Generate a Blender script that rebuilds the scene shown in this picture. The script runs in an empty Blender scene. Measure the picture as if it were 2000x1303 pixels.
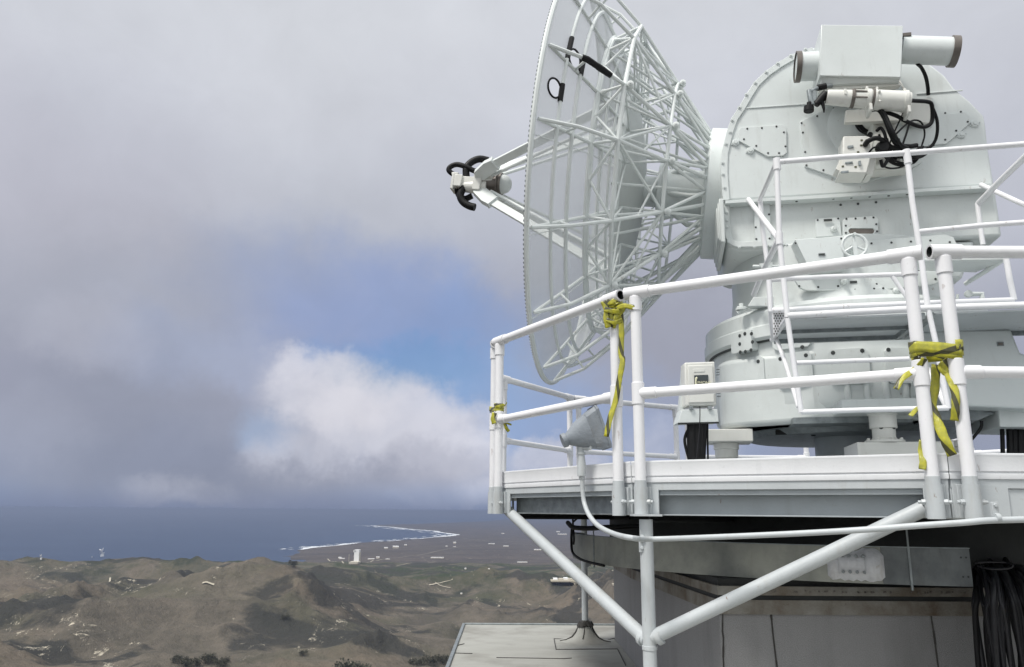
import bpy, math, random
import numpy as np
from mathutils import Vector, Matrix
random.seed(7); RAD=math.radians
S=bpy.context.scene; COL=S.collection
# ------------------------------------------------------------------ camera
FPX=1519.442; PITCH=0.2239632; ROLL=0.00776884
_f=np.array([0,math.cos(PITCH),math.sin(PITCH)]); _r=np.array([1.,0,0]); _u=np.cross(_r,_f)
CR=_r*math.cos(ROLL)+_u*math.sin(ROLL); CU=-_r*math.sin(ROLL)+_u*math.cos(ROLL); CF=_f
cd=bpy.data.cameras.new('camera'); cam=bpy.data.objects.new('camera',cd); COL.objects.link(cam)
cd.sensor_width=36; cd.lens=FPX/2000*36; cd.clip_start=.05; cd.clip_end=400000
cam.matrix_world=Matrix(((CR[0],CU[0],-CF[0],0),(CR[1],CU[1],-CF[1],0),(CR[2],CU[2],-CF[2],0),(0,0,0,1)))
S.camera=cam
S.view_settings.view_transform='Standard'; S.view_settings.look='None'; S.view_settings.exposure=0; S.view_settings.gamma=1
S.cycles.max_bounces=8; S.cycles.transparent_max_bounces=16; S.cycles.volume_bounces=0; S.cycles.use_denoising=True
def ray(px,py): return CF+CR*((px-1000)/FPX)-CU*((py-651.5)/FPX)
def azel(px,py):
    d=ray(px,py); d=d/np.linalg.norm(d); return math.atan2(d[0],d[1]), math.asin(d[2])
# ------------------------------------------------------------------ node helpers
class N:
    def __init__(s,tree): s.t=tree; s.n=tree.nodes; s.l=tree.links
    def new(s,typ,**k):
        n=s.n.new(typ)
        for a,b in k.items(): setattr(n,a,b)
        return n
    def put(s,sock,v):
        if isinstance(v,bpy.types.NodeSocket): s.l.new(v,sock)
        elif v is not None:
            if sock.type=='RGBA' and len(v)==3: v=(*v,1)
            sock.default_value=v
    def math(s,op,a,b=None,c=None,clamp=False):
        n=s.new('ShaderNodeMath',operation=op); n.use_clamp=clamp
        for i,v in enumerate((a,b,c)):
            if v is not None: s.put(n.inputs[i],v)
        return n.outputs[0]
    def vec(s,op,a,b=None,scale=None):
        n=s.new('ShaderNodeVectorMath',operation=op); s.put(n.inputs[0],a)
        if b is not None: s.put(n.inputs[1],b)
        if scale is not None: s.put(n.inputs['Scale'],scale)
        return n.outputs['Value'] if op in('LENGTH','DOT_PRODUCT','DISTANCE') else n.outputs[0]
    def noise(s,v,scale,detail=4,rough=.5,dist=0,out=0,lac=2.):
        n=s.new('ShaderNodeTexNoise'); s.put(n.inputs['Vector'],v); n.inputs['Scale'].default_value=scale
        n.inputs['Detail'].default_value=detail; n.inputs['Roughness'].default_value=rough; n.inputs['Distortion'].default_value=dist; n.inputs['Lacunarity'].default_value=lac
        return n.outputs[out]
    def rng(s,v,a,b,c=0.,d=1.,smooth=False):
        n=s.new('ShaderNodeMapRange'); n.interpolation_type='SMOOTHSTEP' if smooth else 'LINEAR'
        s.put(n.inputs[0],v)
        for i,x in enumerate((a,b,c,d)): s.put(n.inputs[i+1],x)
        return n.outputs[0]
    def mix(s,f,a,b,blend='MIX'):
        n=s.new('ShaderNodeMix',data_type='RGBA',blend_type=blend); n.clamp_factor=True
        s.put(n.inputs[0],f); s.put(n.inputs[6],a); s.put(n.inputs[7],b); return n.outputs[2]
def lin(r,g,b):
    f=lambda c:(c/255/12.92) if c/255<=.04045 else ((c/255+.055)/1.055)**2.4
    return (f(r),f(g),f(b))
# ------------------------------------------------------------------ sun + sky
SUN_EL=RAD(58); SUN_AZ=RAD(-128)    # azimuth from +Y towards +X : behind the camera, to the left
sl=bpy.data.lights.new('sun','SUN'); so=bpy.data.objects.new('sun',sl); COL.objects.link(so)
sl.energy=2.9; sl.angle=RAD(14); sl.color=(1,.96,.9)
sd=Vector((math.sin(SUN_AZ)*math.cos(SUN_EL),math.cos(SUN_AZ)*math.cos(SUN_EL),math.sin(SUN_EL)))
so.rotation_euler=sd.to_track_quat('Z','Y').to_euler()
W=bpy.data.worlds.new('World'); S.world=W; W.use_nodes=True; W.node_tree.nodes.clear()
w=N(W.node_tree)
tc=w.new('ShaderNodeTexCoord').outputs['Generated']
sky=w.new('ShaderNodeTexSky',sky_type='NISHITA'); sky.sun_disc=False; sky.sun_elevation=SUN_EL; sky.sun_rotation=SUN_AZ; sky.altitude=600
blue=w.vec('SCALE',sky.outputs[0],scale=.09)
sx=w.new('ShaderNodeSeparateXYZ'); w.put(sx.inputs[0],tc)
az=w.math('ARCTAN2',sx.outputs[0],sx.outputs[1]); el=w.math('ARCSINE',sx.outputs[2])
cx_=w.new('ShaderNodeCombineXYZ'); w.put(cx_.inputs[0],az); w.put(cx_.inputs[1],el)
P0=cx_.outputs[0]
# cloud turbulence: two octaves of vector noise, taken on the sphere so it has no seam
nz=w.vec('SUBTRACT',w.noise(tc,3.2,6,.55,out=1),(.5,.5,.5)); nz2=w.vec('SUBTRACT',w.noise(tc,13,12,.66,out=1),(.5,.5,.5))
PD=w.vec('ADD',w.vec('ADD',P0,w.vec('SCALE',nz,scale=.20)),w.vec('SCALE',nz2,scale=.085))
def blob(px,py,rx,ry,soft=1.,crisp=False,ang=0,src=None):
    a,e=azel(px,py); p=w.vec('SUBTRACT',src or PD,(a,e,0))
    if ang:
        m=w.new('ShaderNodeVectorRotate',rotation_type='Z_AXIS'); w.put(m.inputs['Vector'],p); m.inputs['Angle'].default_value=RAD(ang); p=m.outputs[0]
    L=w.vec('LENGTH',w.vec('MULTIPLY',p,(FPX/rx,FPX/ry,0)))
    return w.rng(L,1.+.5*soft,1.-.75*soft,0,1,True)
eln=w.math('ADD',el,w.math('MULTIPLY',w.math('SUBTRACT',w.noise(tc,2.2,5,.55),.5),.22))
cr=w.new('ShaderNodeValToRGB'); w.put(cr.inputs[0],w.rng(eln,-.05,1.2))
E_=cr.color_ramp; E_.elements.remove(E_.elements[0])
def stop(e,c):
    n=E_.elements.new((e+.05)/1.25); n.color=(*lin(*c),1)
for e,c in ((-.04,(132,150,184)),(.03,(146,155,178)),(.12,(156,160,178)),(.24,(166,170,186)),(.36,(186,190,202)),(.50,(205,208,217)),(.62,(210,213,220)),(1.1,(232,235,242))): stop(e,c)
E_.elements.remove(E_.elements[-1]) if False else None
col=cr.outputs[0]
def lay(c,b,k=1.,vary=0.):
    global col
    f=w.math('MULTIPLY',b,k)
    col=w.mix(f,col,lin(*c) if not isinstance(c,bpy.types.NodeSocket) else c)
PF=w.vec('ADD',w.vec('ADD',P0,w.vec('SCALE',nz,scale=.10)),w.vec('SCALE',nz2,scale=.085))
lay((168,171,184),blob(230,540,300,150),.5)
lay((192,192,204),blob(60,330,330,170),.6)
lay((200,202,212),blob(1650,380,500,240,1),.5)
lay((156,159,174),blob(1330,640,260,120),.7)
lay((154,166,196),blob(560,560,200,120),.5)
lay((142,160,202),blob(740,600,220,115),.7)
lay((136,160,204),blob(860,660,170,100),.7)
lay((122,160,212),blob(790,700,130,50,.9),.75)
lay((140,172,216),blob(930,790,200,110,.9),.7)
lay((150,170,208),blob(1200,850,300,110,1),.6)
lay((146,152,170),blob(330,850,260,130),.6)
lay((136,143,164),blob(430,905,170,70),.5)
lay((178,182,196),blob(120,610,120,70,.9,src=PF),.35)
lay((176,181,197),blob(300,600,90,60,.9,src=PF),.3)
lay((172,177,194),blob(60,860,90,60,.9,src=PF),.3)
lay((160,172,200),blob(330,690,120,60,.9,src=PF),.4)
lay((196,198,212),blob(180,700,110,60,.8),.25)
lay((170,180,206),blob(500,690,100,50),.45)
lay((165,185,215),blob(560,800,60,50),.5)
bright=w.mix(w.rng(w.noise(tc,6.5,10,.58,.3),.38,.6),lin(176,181,199),lin(212,213,224))
lay(bright,blob(640,742,85,62,.6,src=PF),.8)
lay(bright,blob(750,800,215,92,.5,ang=17,src=PF),.86)
lay((226,225,233),blob(690,775,95,50,.9,src=PF),.6)
lay(bright,blob(870,860,120,80,.5,src=PF),.8)
lay(bright,blob(600,890,90,60,.8,src=PF),.6)
lay(bright,blob(800,920,170,55,.9,src=PF),.6)
lay(bright,blob(870,955,80,24,.6,src=PF),.6)
lay(bright,blob(940,950,60,30,.6,src=PF),.7)
lay(bright,blob(1090,890,95,40,.6,src=PF),.75)
lay(bright,blob(1320,860,110,60,.8,src=PF),.55)
lay(bright,blob(390,965,130,26,.8,src=PF),.45)
lay((156,160,178),blob(840,890,150,40,.9,src=PF),.5)
lay((148,152,170),blob(690,930,210,44,1,src=PF),.65)
lay((140,147,167),blob(470,935,300,46,1,src=PF),.7)
lay((148,154,172),blob(710,985,140,22,.9,src=PF),.6)
lay((146,166,203),blob(1050,985,420,40,1,src=P0),.45)
lay((123,133,160),blob(800,1032,3000,56,.9,src=P0),.95)
# thin places where the blue of the sky itself shows
col=w.mix(w.math('MULTIPLY',blob(800,700,110,45,1),.3),col,blue)
# brightness of the cloud deck: fine mottling plus unseen sky brightened overhead and behind as added fill light
fine=w.math('MULTIPLY',w.rng(w.noise(tc,5,8,.55),.3,.7,.95,1.04),w.rng(w.noise(tc,13,6,.6,.6),.3,.7,.975,1.025))
up=w.rng(el,.62,1.2,1,1.55,True)
back=w.rng(sx.outputs[1],.15,-.5,1,1.32,True)
wh=w.math('MAXIMUM',w.rng(el,.62,1.2,0,1,True),w.rng(sx.outputs[1],.15,-.5,0,1,True)); col=w.mix(w.math('MULTIPLY',wh,.9),col,lin(232,235,236))
bg=w.new('ShaderNodeBackground'); w.put(bg.inputs[0],col); w.put(bg.inputs[1],w.math('MULTIPLY',fine,w.math('MULTIPLY',up,back)))
wo=w.new('ShaderNodeOutputWorld'); w.l.new(bg.outputs[0],wo.inputs[0])

# ------------------------------------------------------------------ materials
def mat(name,color,rough=.5,metal=0.,spec=.5,var=0.,vscale=3.,col2=None,bump=0.,bscale=60.,dirt=0.,dcol=(.25,.2,.13),fn=None,rust=0.):
    m=bpy.data.materials.new(name); m.use_nodes=True; t=N(m.node_tree); b=t.n['Principled BSDF']
    b.inputs['Roughness'].default_value=rough; b.inputs['Metallic'].default_value=metal; b.inputs['Specular IOR Level'].default_value=spec
    oc=t.new('ShaderNodeTexCoord').outputs['Object']; c=None
    if var or col2:
        f=t.noise(oc,vscale,6,.6); c2=col2 or tuple(x*(1-var) for x in color)
        c=t.mix(t.rng(f,.35,.68),color,c2)
    if dirt:
        sc=t.vec('MULTIPLY',oc,(5,5,.9)); f=t.rng(t.noise(sc,2.2,7,.65),.56,.78)
        c=t.mix(t.math('MULTIPLY',f,dirt),c if c else color,dcol)
        f2=t.rng(t.noise(oc,26,4,.6),.66,.74); c=t.mix(t.math('MULTIPLY',f2,dirt*.8),c,dcol)
    if rust:
        f3=t.math('MULTIPLY',t.rng(t.noise(oc,7,3,.5),.62,.66),t.rng(t.noise(t.vec('MULTIPLY',oc,(1,1,.3)),42,3,.6),.60,.66)); c=t.mix(t.math('MULTIPLY',f3,rust),c if c else color,(.16,.075,.03))
    t.put(b.inputs['Base Color'],c if c is not None else color)
    if bump:
        bn=t.new('ShaderNodeBump'); bn.inputs['Strength'].default_value=bump; bn.inputs['Distance'].default_value=.01
        t.put(bn.inputs['Height'],t.noise(oc,bscale,4,.6)); t.l.new(bn.outputs[0],b.inputs['Normal'])
    if fn: fn(t,b,oc)
    return m
M={}
M['pvc']=mat('white_pipe',(.80,.80,.82),.35,var=.05,vscale=6,dirt=.10,bump=.05,rust=.3)
M['ant']=mat('white_enamel',(.69,.73,.725),.34,var=.09,vscale=1.6,dirt=.27,dcol=(.36,.36,.33),bump=.06,bscale=30,rust=.3)
M['ant2']=mat('white_enamel_casting',(.65,.685,.675),.42,var=.10,vscale=2.2,dirt=.26,dcol=(.33,.33,.30),bump=.12,bscale=24,rust=.55)
M['tube']=mat('white_tube_paint',(.72,.755,.745),.4,var=.08,vscale=4,dirt=.14,dcol=(.35,.35,.32),rust=.3)
M['instr']=mat('cream_instrument_paint',(.70,.70,.66),.4,var=.06,vscale=6,dirt=.2)
M['fascia']=mat('white_fascia_paint',(.80,.81,.83),.4,var=.07,vscale=4,dirt=.22,dcol=(.40,.42,.43),bump=.08,rust=.3)
M['gray']=mat('gray_paint',(.36,.395,.415),.45,var=.12,vscale=5,dirt=.28,dcol=(.24,.23,.2),bump=.15,bscale=90,rust=.8)
M['graylt']=mat('light_gray_paint',(.50,.53,.545),.42,var=.10,vscale=4,dirt=.3,dcol=(.28,.24,.17),bump=.1,bscale=70,rust=.8)
M['galv']=mat('galvanised_steel',(.30,.33,.34),.5,.45,var=.35,vscale=14,dirt=.35,dcol=(.16,.17,.16),bump=.2)
M['tray2']=mat('dull_galvanised_steel',(.17,.185,.19),.5,.35,col2=(.10,.11,.115),vscale=5,dirt=.5,dcol=(.07,.07,.065),bump=.25)
M['tray']=mat('weathered_galvanised_steel',(.34,.345,.305),.55,.2,col2=(.19,.20,.185),vscale=3.5,dirt=.45,dcol=(.16,.16,.12),bump=.2)
M['dark']=mat('near_black_steel',(.018,.020,.020),.7,var=.5,vscale=5,bump=.3)  # near-black steel for under-deck parts, grooves and plate undersides
M['rubber']=mat('black_rubber',(.010,.010,.011),.5,spec=.22,var=.3,vscale=12)
M['cable']=mat('black_cable_sheath',(.014,.014,.018),.42,spec=.35,var=.4,vscale=20)
M['hole']=mat('dark_recess',(.04,.045,.045),.5)
M['brown']=mat('aged_bronze',(.17,.15,.135),.5,.3,var=.3,vscale=10)
M['glass']=mat('lens_glass',(.03,.035,.04),.08)
M['sign']=mat('dark_sign_enamel',(.045,.055,.06),.4)
M['cream']=mat('cream_letter_paint',(.72,.70,.50),.5)
M['tar']=mat('black_roof_tar',(.03,.028,.025),.6,bump=.4)
M['paintpatch']=mat('gray_brushed_paint',(.62,.63,.66),.5,var=.15,vscale=20,dirt=.4,bump=.5,bscale=40)
def _tape(t,b,oc):
    uv=t.new('ShaderNodeTexCoord').outputs['UV']; s=t.new('ShaderNodeSeparateXYZ'); t.put(s.inputs[0],uv)
    q=t.math('FRACT',t.math('ADD',t.math('MULTIPLY',s.outputs[0],2.1),t.math('MULTIPLY',s.outputs[1],.45)))
    f=t.math('MULTIPLY',t.math('LESS_THAN',q,.27),.9)
    c=t.mix(t.rng(t.noise(oc,30,3),.3,.7),(.50,.47,.035),(.30,.30,.05))
    t.put(b.inputs['Base Color'],t.mix(f,c,(.035,.035,.03)))
    bn=t.new('ShaderNodeBump'); bn.inputs['Strength'].default_value=.6; bn.inputs['Distance'].default_value=.006; t.put(bn.inputs['Height'],t.noise(t.vec('MULTIPLY',oc,(1,1,.25)),70,3,.7)); t.l.new(bn.outputs[0],b.inputs['Normal'])
    b.inputs['Transmission Weight'].default_value=.0; b.inputs['Subsurface Weight'].default_value=0.
M['tape']=mat('yellow_and_black_tape',(1,1,0),.3,fn=_tape)
def _mesh(t,b,oc):
    tr=t.new('ShaderNodeBsdfTransparent'); mx=t.new('ShaderNodeMixShader'); out=[n for n in t.n if n.type=='OUTPUT_MATERIAL'][0]
    f=t.math('ADD',.54,t.math('MULTIPLY',t.noise(oc,2,3),.1))
    t.put(mx.inputs[0],f); t.l.new(tr.outputs[0],mx.inputs[1]); t.l.new(b.outputs[0],mx.inputs[2]); t.l.new(mx.outputs[0],out.inputs[0])
M['mesh']=mat('perforated_reflector_mesh',(.66,.685,.70),.6,fn=_mesh,var=.05)
M['panel']=mat('solid_reflector_panel',(.58,.61,.60),.55,var=.08,vscale=3,dirt=.15,dcol=(.4,.4,.38))
def _conc(t,b,oc):
    s=t.vec('MULTIPLY',oc,(.8,2.2,1)); f=t.rng(t.noise(s,2.,8,.7),.38,.74)
    c=t.mix(f,(.37,.37,.345),(.30,.30,.275)); c=t.mix(t.rng(t.noise(oc,55,4,.7),.6,.8,0,.5),c,(.13,.13,.12))
    c=t.mix(t.rng(t.noise(oc,.9,5,.6),.52,.66,0,.55),c,(.15,.14,.12)); t.put(b.inputs['Base Color'],c)
M['roofing']=mat('weathered_roofing',(.4,.4,.37),.85,bump=.4,bscale=80,fn=_conc)
def _wall(t,b,oc):
    c=t.mix(t.rng(t.noise(oc,160,3,.7),.4,.65),(.275,.273,.276),(.21,.208,.21))
    s=t.vec('MULTIPLY',oc,(2,2,.5)); c=t.mix(t.rng(t.noise(s,1.6,6,.6),.5,.75,0,.4),c,(.12,.118,.118)); t.put(b.inputs['Base Color'],c)
M['wall']=mat('gray_mineral_felt',(.3,.3,.3),.9,bump=.5,bscale=180,fn=_wall)
M['band']=mat('stained_flashing',(.24,.235,.215),.75,col2=(.11,.085,.06),vscale=4,dirt=.6,dcol=(.07,.05,.03),bump=.4)
M['white_b']=mat('white_building',(.8,.8,.8),.7); M['beige_b']=mat('beige_building',(.5,.46,.38),.7); M['road']=mat('pale_dirt_track',(.42,.38,.30),.9)
M['rustdrip']=mat('rust_drip',(.15,.12,.10),.9)
M['lamp']=mat('weathered_lamp_paint',(.27,.30,.335),.5,var=.2,vscale=12,dirt=.3,bump=.3)
M['surf']=mat('white_surf',(.8,.83,.85),.7)
M['leaf']=mat('dark_foliage',(.045,.045,.03),.9,col2=(.065,.062,.038),vscale=.4); M['bark']=mat('bark',(.06,.05,.04),.9)

# ------------------------------------------------------------------ mesh builder
ORG={}
def split_loose(o):   # one object per loose piece
    me=o.data; n=len(me.vertices); p=list(range(n))
    def fnd(a):
        while p[a]!=a: p[a]=p[p[a]]; a=p[a]
        return a
    for e in me.edges:
        a,b=fnd(e.vertices[0]),fnd(e.vertices[1])
        if a!=b: p[a]=b
    groups={}
    for f in me.polygons: groups.setdefault(fnd(f.vertices[0]),[]).append(f)
    if len(groups)<2: return [o]
    out=[]
    for k,(g,fs) in enumerate(groups.items()):
        ids=sorted({v for f in fs for v in f.vertices}); mp={v:i for i,v in enumerate(ids)}
        m2=bpy.data.meshes.new(me.name); m2.from_pydata([me.vertices[v].co[:] for v in ids],[],[tuple(mp[v] for v in f.vertices) for f in fs]); m2.update()
        for m_ in me.materials: m2.materials.append(m_)
        m2.polygons.foreach_set('material_index',[f.material_index for f in fs]); m2.polygons.foreach_set('use_smooth',[True]*len(fs)); m2.set_sharp_from_angle(angle=RAD(32))
        if k==0: o.data=m2; out.append(o); continue
        c=o.copy(); c.data=m2; COL.objects.link(c); out.append(c); ORG[c.name]=ORG.get(o.name,(0,0,0))
    return out
SPLIT={'tee_fitting','side_flange','clamp_lug','waveguide_run','vent_hole','jack_hole','toggle_latch','yellow_tag','wheel_spoke','valve_knob','hinge_lug','wall_seam','hanger_strap','splice_bolt','bolt_hole','floor_bearer','ledge_bolt','name_plate','foot_bracket','slot_rail','focus_collar','underside_bracket','jack_block','skin_seam','eyepiece_knob','mount_rail','floor_plate','flange_bolt'}
class MB:
    def __init__(s): s.v=[]; s.f=[]; s.m=[]; s.uv={}
    def add(s,vs,fs,mi=0):
        b=len(s.v); s.v+= [tuple(map(float,p)) for p in vs]; s.f+=[tuple(b+i for i in f) for f in fs]; s.m+=[mi]*len(fs)
    def tube(s,pts,r,seg=10,mi=0,caps=True,hollow=0.):
        P=[Vector(p) for p in pts]; n=len(P); rr=r if isinstance(r,(list,tuple)) else [r]*n
        tans=[]
        for i in range(n):
            a=(P[i]-P[i-1]).normalized() if i>0 else None; b=(P[i+1]-P[i]).normalized() if i<n-1 else None
            tans.append((a+b).normalized() if a and b else (a or b))
        t0=tans[0]; ref=Vector((0,0,1)) if abs(t0.z)<.9 else Vector((1,0,0)); x=t0.cross(ref).normalized(); vs=[];fs=[]
        for i in range(n):
            t=tans[i]; x=(x-t*x.dot(t)).normalized(); y=t.cross(x)
            k=1.
            if 0<i<n-1: k=1/max(.5,math.sqrt(max(.1,(1+(P[i]-P[i-1]).normalized().dot((P[i+1]-P[i]).normalized()))/2)))
            for j in range(seg):
                a=2*math.pi*j/seg; vs.append(P[i]+(x*math.cos(a)+y*math.sin(a))*rr[i])
        for i in range(n-1):
            for j in range(seg):
                k2=(j+1)%seg; fs.append((i*seg+j,(i+1)*seg+j,(i+1)*seg+k2,i*seg+k2))
        if caps and not hollow: fs.append(tuple(range(seg))); fs.append(tuple(range(n*seg-1,(n-1)*seg-1,-1)))
        s.add(vs,fs,mi)
        if hollow:   # open pipe ends: an annulus and a dark bore
            for i,sg in ((0,1),(n-1,-1)):
                t=tans[i]*sg; x=t.orthogonal().normalized(); y=t.cross(x); ring=[]
                for R_,o in ((rr[i],0),(rr[i]*.86,0),(rr[i]*.86,.05)):
                    ring+=[P[i]+t*o+(x*math.cos(2*math.pi*j/seg)+y*math.sin(2*math.pi*j/seg))*R_ for j in range(seg)]
                F=[(j,(j+1)%seg,seg+(j+1)%seg,seg+j) for j in range(seg)]; s.add(ring,F,mi)
                F=[(seg+j,seg+(j+1)%seg,2*seg+(j+1)%seg,2*seg+j) for j in range(seg)]+[tuple(range(2*seg,3*seg))]; s.add(ring,F,hollow)
    def ring(s,pts,r,seg=8,mi=0):   # closed tube
        P=[Vector(p) for p in pts]; n=len(P); vs=[];fs=[]
        c=sum(P,Vector())/n; nrm=(P[0]-c).cross(P[n//4]-c).normalized()
        for i in range(n):
            t=(P[(i+1)%n]-P[i-1]).normalized(); x=nrm.cross(t).normalized(); y=t.cross(x)
            for j in range(seg):
                a=2*math.pi*j/seg; vs.append(P[i]+(x*math.cos(a)+y*math.sin(a))*r)
        for i in range(n):
            for j in range(seg):
                i2=(i+1)%n;k=(j+1)%seg; fs.append((i*seg+j,i*seg+k,i2*seg+k,i2*seg+j))
        s.add(vs,fs,mi)
    def box(s,c,sz,ax=None,mi=0):   # ax: three unit axes
        X,Y,Z=[Vector(a) for a in (ax or ((1,0,0),(0,1,0),(0,0,1)))]; c=Vector(c); h=[q/2 for q in sz]
        vs=[c+X*h[0]*i+Y*h[1]*j+Z*h[2]*k for i in(-1,1) for j in(-1,1) for k in(-1,1)]
        s.add(vs,[(0,1,3,2),(4,6,7,5),(0,4,5,1),(2,3,7,6),(0,2,6,4),(1,5,7,3)],mi)
    def prism(s,pts,d,mi=0,scale_back=1.):
        P=[Vector(p) for p in pts]; d=Vector(d); n=len(P)
        nr=Vector()
        for i in range(n): nr+=P[i].cross(P[(i+1)%n])
        if nr.dot(d)>0: P=P[::-1]
        c=sum(P,Vector())/n
        vs=P+[c+(p-c)*scale_back+d for p in P]
        s.add(vs,[tuple(range(n)),tuple(range(2*n-1,n-1,-1))]+[(i,n+i,n+(i+1)%n,(i+1)%n) for i in range(n)],mi)
    def lathe(s,o,axis,prof,seg=32,mi=0,caps=True):   # prof: (distance along axis, radius)
        o=Vector(o); a=Vector(axis).normalized(); x=a.orthogonal().normalized(); y=a.cross(x); vs=[];fs=[]
        for t,r in prof:
            for j in range(seg):
                q=2*math.pi*j/seg; vs.append(o+a*t+(x*math.cos(q)+y*math.sin(q))*r)
        n=len(prof)
        for i in range(n-1):
            for j in range(seg):
                k=(j+1)%seg; fs.append((i*seg+j,i*seg+k,(i+1)*seg+k,(i+1)*seg+j))
        if caps: fs.append(tuple(range(seg-1,-1,-1))); fs.append(tuple(range((n-1)*seg,n*seg)))
        s.add(vs,fs,mi)
    def grid(s,rows,mi=0,closed=False):
        m=len(rows[0]); vs=[p for r in rows for p in r]; fs=[]
        for i in range(len(rows)-1):
            for j in range(m if closed else m-1):
                k=(j+1)%m; fs.append((i*m+j,i*m+k,(i+1)*m+k,(i+1)*m+j))
        s.add(vs,fs,mi)
    def build(s,name,mats,parent=None,org=None,bevel=0.,solid=0.,smooth=32,seg=2):
        po=Vector(ORG.get(parent.name,(0,0,0))) if parent else Vector((0,0,0))
        o_=Vector(org) if org is not None else (po if parent else Vector((0,0,0)))
        me=bpy.data.meshes.new(name); me.from_pydata([tuple(Vector(p)-o_) for p in s.v],[],s.f); me.update()
        mats=mats if isinstance(mats,(list,tuple)) else [mats]
        for m_ in mats: me.materials.append(M[m_] if isinstance(m_,str) else m_)
        me.polygons.foreach_set('material_index',s.m)
        if smooth:
            me.polygons.foreach_set('use_smooth',[True]*len(me.polygons)); me.set_sharp_from_angle(angle=RAD(smooth))
        if getattr(s,'uvs',None):
            l=me.uv_layers.new(name='UVMap')
            for lp in me.loops: l.data[lp.index].uv=s.uvs[lp.vertex_index]
        o=bpy.data.objects.new(name,me); COL.objects.link(o); o.location=o_-po
        if parent: o.parent=parent
        ORG[o.name]=tuple(o_)
        if solid:
            q=o.modifiers.new('thickness','SOLIDIFY'); q.thickness=solid
        o.name=name if False else o.name
        if bevel:
            q=o.modifiers.new('bevel','BEVEL'); q.width=bevel; q.segments=seg; q.limit_method='ANGLE'; q.angle_limit=RAD(35); q.harden_normals=False
        if name in SPLIT: split_loose(o)
        return o
def tag(o,label,cat,group=None,kind=None):
    if label: o['label']=label
    if cat: o['category']=cat
    if group: o['group']=group
    if kind: o['kind']=kind
    return o
def thing(name,loc,label,cat,group=None):
    o=bpy.data.objects.new(name,None); COL.objects.link(o); o.location=loc; o.empty_display_size=.1; ORG[o.name]=tuple(loc)
    return tag(o,label,cat,group)
def copy_tree(o,parent=None):
    c=o.copy(); COL.objects.link(c); c.parent=parent
    for ch in [x for x in bpy.data.objects if x.parent==o]: copy_tree(ch,c)
    return c
def curve(pts,n=8):   # Catmull-Rom
    P=[np.array(p,float) for p in pts]; P=[2*P[0]-P[1]]+P+[2*P[-1]-P[-2]]; out=[]
    for i in range(1,len(P)-2):
        for k in range(n):
            t=k/n; a,b,c,d=P[i-1:i+3]
            out.append(.5*((2*b)+(c-a)*t+(2*a-5*b+4*c-d)*t*t+(3*b-a-3*c+d)*t**3))
    out.append(P[-2]); return out
# ------------------------------------------------------------------ terrain
def _hash(ix,iy,sd):
    h=(ix.astype(np.int64)*374761393+iy.astype(np.int64)*668265263+sd*1442695041)&0xffffffff
    h=((h^(h>>13))*1274126177)&0xffffffff; return ((h^(h>>16))&0xffff)/65535.
def vn(x,y,sd):
    ix=np.floor(x);iy=np.floor(y);fx=x-ix;fy=y-iy; fx=fx*fx*fx*(fx*(fx*6-15)+10); fy=fy*fy*fy*(fy*(fy*6-15)+10)
    a=_hash(ix,iy,sd);b=_hash(ix+1,iy,sd);c=_hash(ix,iy+1,sd);d=_hash(ix+1,iy+1,sd)
    return (a+(b-a)*fx)*(1-fy)+(c+(d-c)*fx)*fy
def fbm(x,y,sd,o=5,g=.5):
    s=0;a=1;t=0
    for i in range(o): s=s+a*vn(x*2**i+i*17.3,y*2**i-i*9.1,sd+i); t+=a; a*=g
    return s/t
def ridged(x,y,sd,o=4):
    s=0;a=1;t=0;wt=1
    for i in range(o):
        n=1-np.abs(2*vn(x*2**i+i*5.7,y*2**i+i*3.1,sd+i)-1); n=n*n*wt; s=s+a*n; wt=np.clip(n*1.6,0,1); t+=a; a*=.5
    return s/t
SEA=-600.
COAST=np.array([(-40000,4500),(-14000,6000),(-9000,7600),(-5600,10000),(-3600,12000),(-2760,14700),(-1500,18600),(-1350,20200),(-2300,23500),(-4900,30000),(-5600,31500),(-4200,34000),(-1500,46000),(3000,90000)],float)
def coast_x(y): return np.interp(y,COAST[:,1],COAST[:,0])
def sm(a,b,x):
    t=np.clip((x-a)/(b-a),0,1); return t*t*(3-2*t)
def height(x,y):
    x=np.asarray(x,float);y=np.asarray(y,float); d=np.hypot(x,y); az_=np.degrees(np.arctan2(x,y))
    wx=x+220*(fbm(x/900,y/900,3,3)-.5)*2; wy=y+220*(fbm(x/900,y/900,9,3)-.5)*2
    rg=ridged(wx/1080,wy/1080,21,5); rf=fbm(wx/420,wy/420,31,5)
    far=sm(6200,9600,d-600*np.sin(az_*.12))
    left=sm(-8,-19,az_)
    base=np.interp(d,[0,150,600,1500,2600,4000,5200,6200,7600,9500,20000,60000],[-8,-110,-240,-350,-410,-425,-415,-445,-500,-556,-572,-580])
    base=base+left*np.interp(d,[0,2600,4200,6000,7200,9000],[0,0,25,115,40,-60])
    amp=np.interp(d,[0,500,1500,3500,4800,6500,9500,12000],[4,25,150,250,150,60,22,8])
    rs=ridged(wx/430,wy/430,71,4)
    h=base+amp*(rg-.42)*1.2+amp*.42*(rf-.5)+amp*.34*(rs-.42)+amp*.05*(fbm(x/90,y/90,41,3)-.5)
    inland=x-coast_x(y)+420*(fbm(x/1600,y/1600,55,4)-.5)
    h=np.where(y>4000, SEA-12+(h-SEA+12)*sm(-60,420,inland), h)
    return h
TC={}
def ground(px,py):
    d=ray(px,py); d=d/np.hypot(d[0],d[1]); t=np.geomspace(150,40000,3000)
    z=height(d[0]*t,d[1]*t); i=int(np.argmax(z>d[2]*t)); 
    if i==0: i=len(t)-1
    t0=t[i]; return np.array([d[0]*t0,d[1]*t0,float(height(d[0]*t0,d[1]*t0))])
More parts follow.
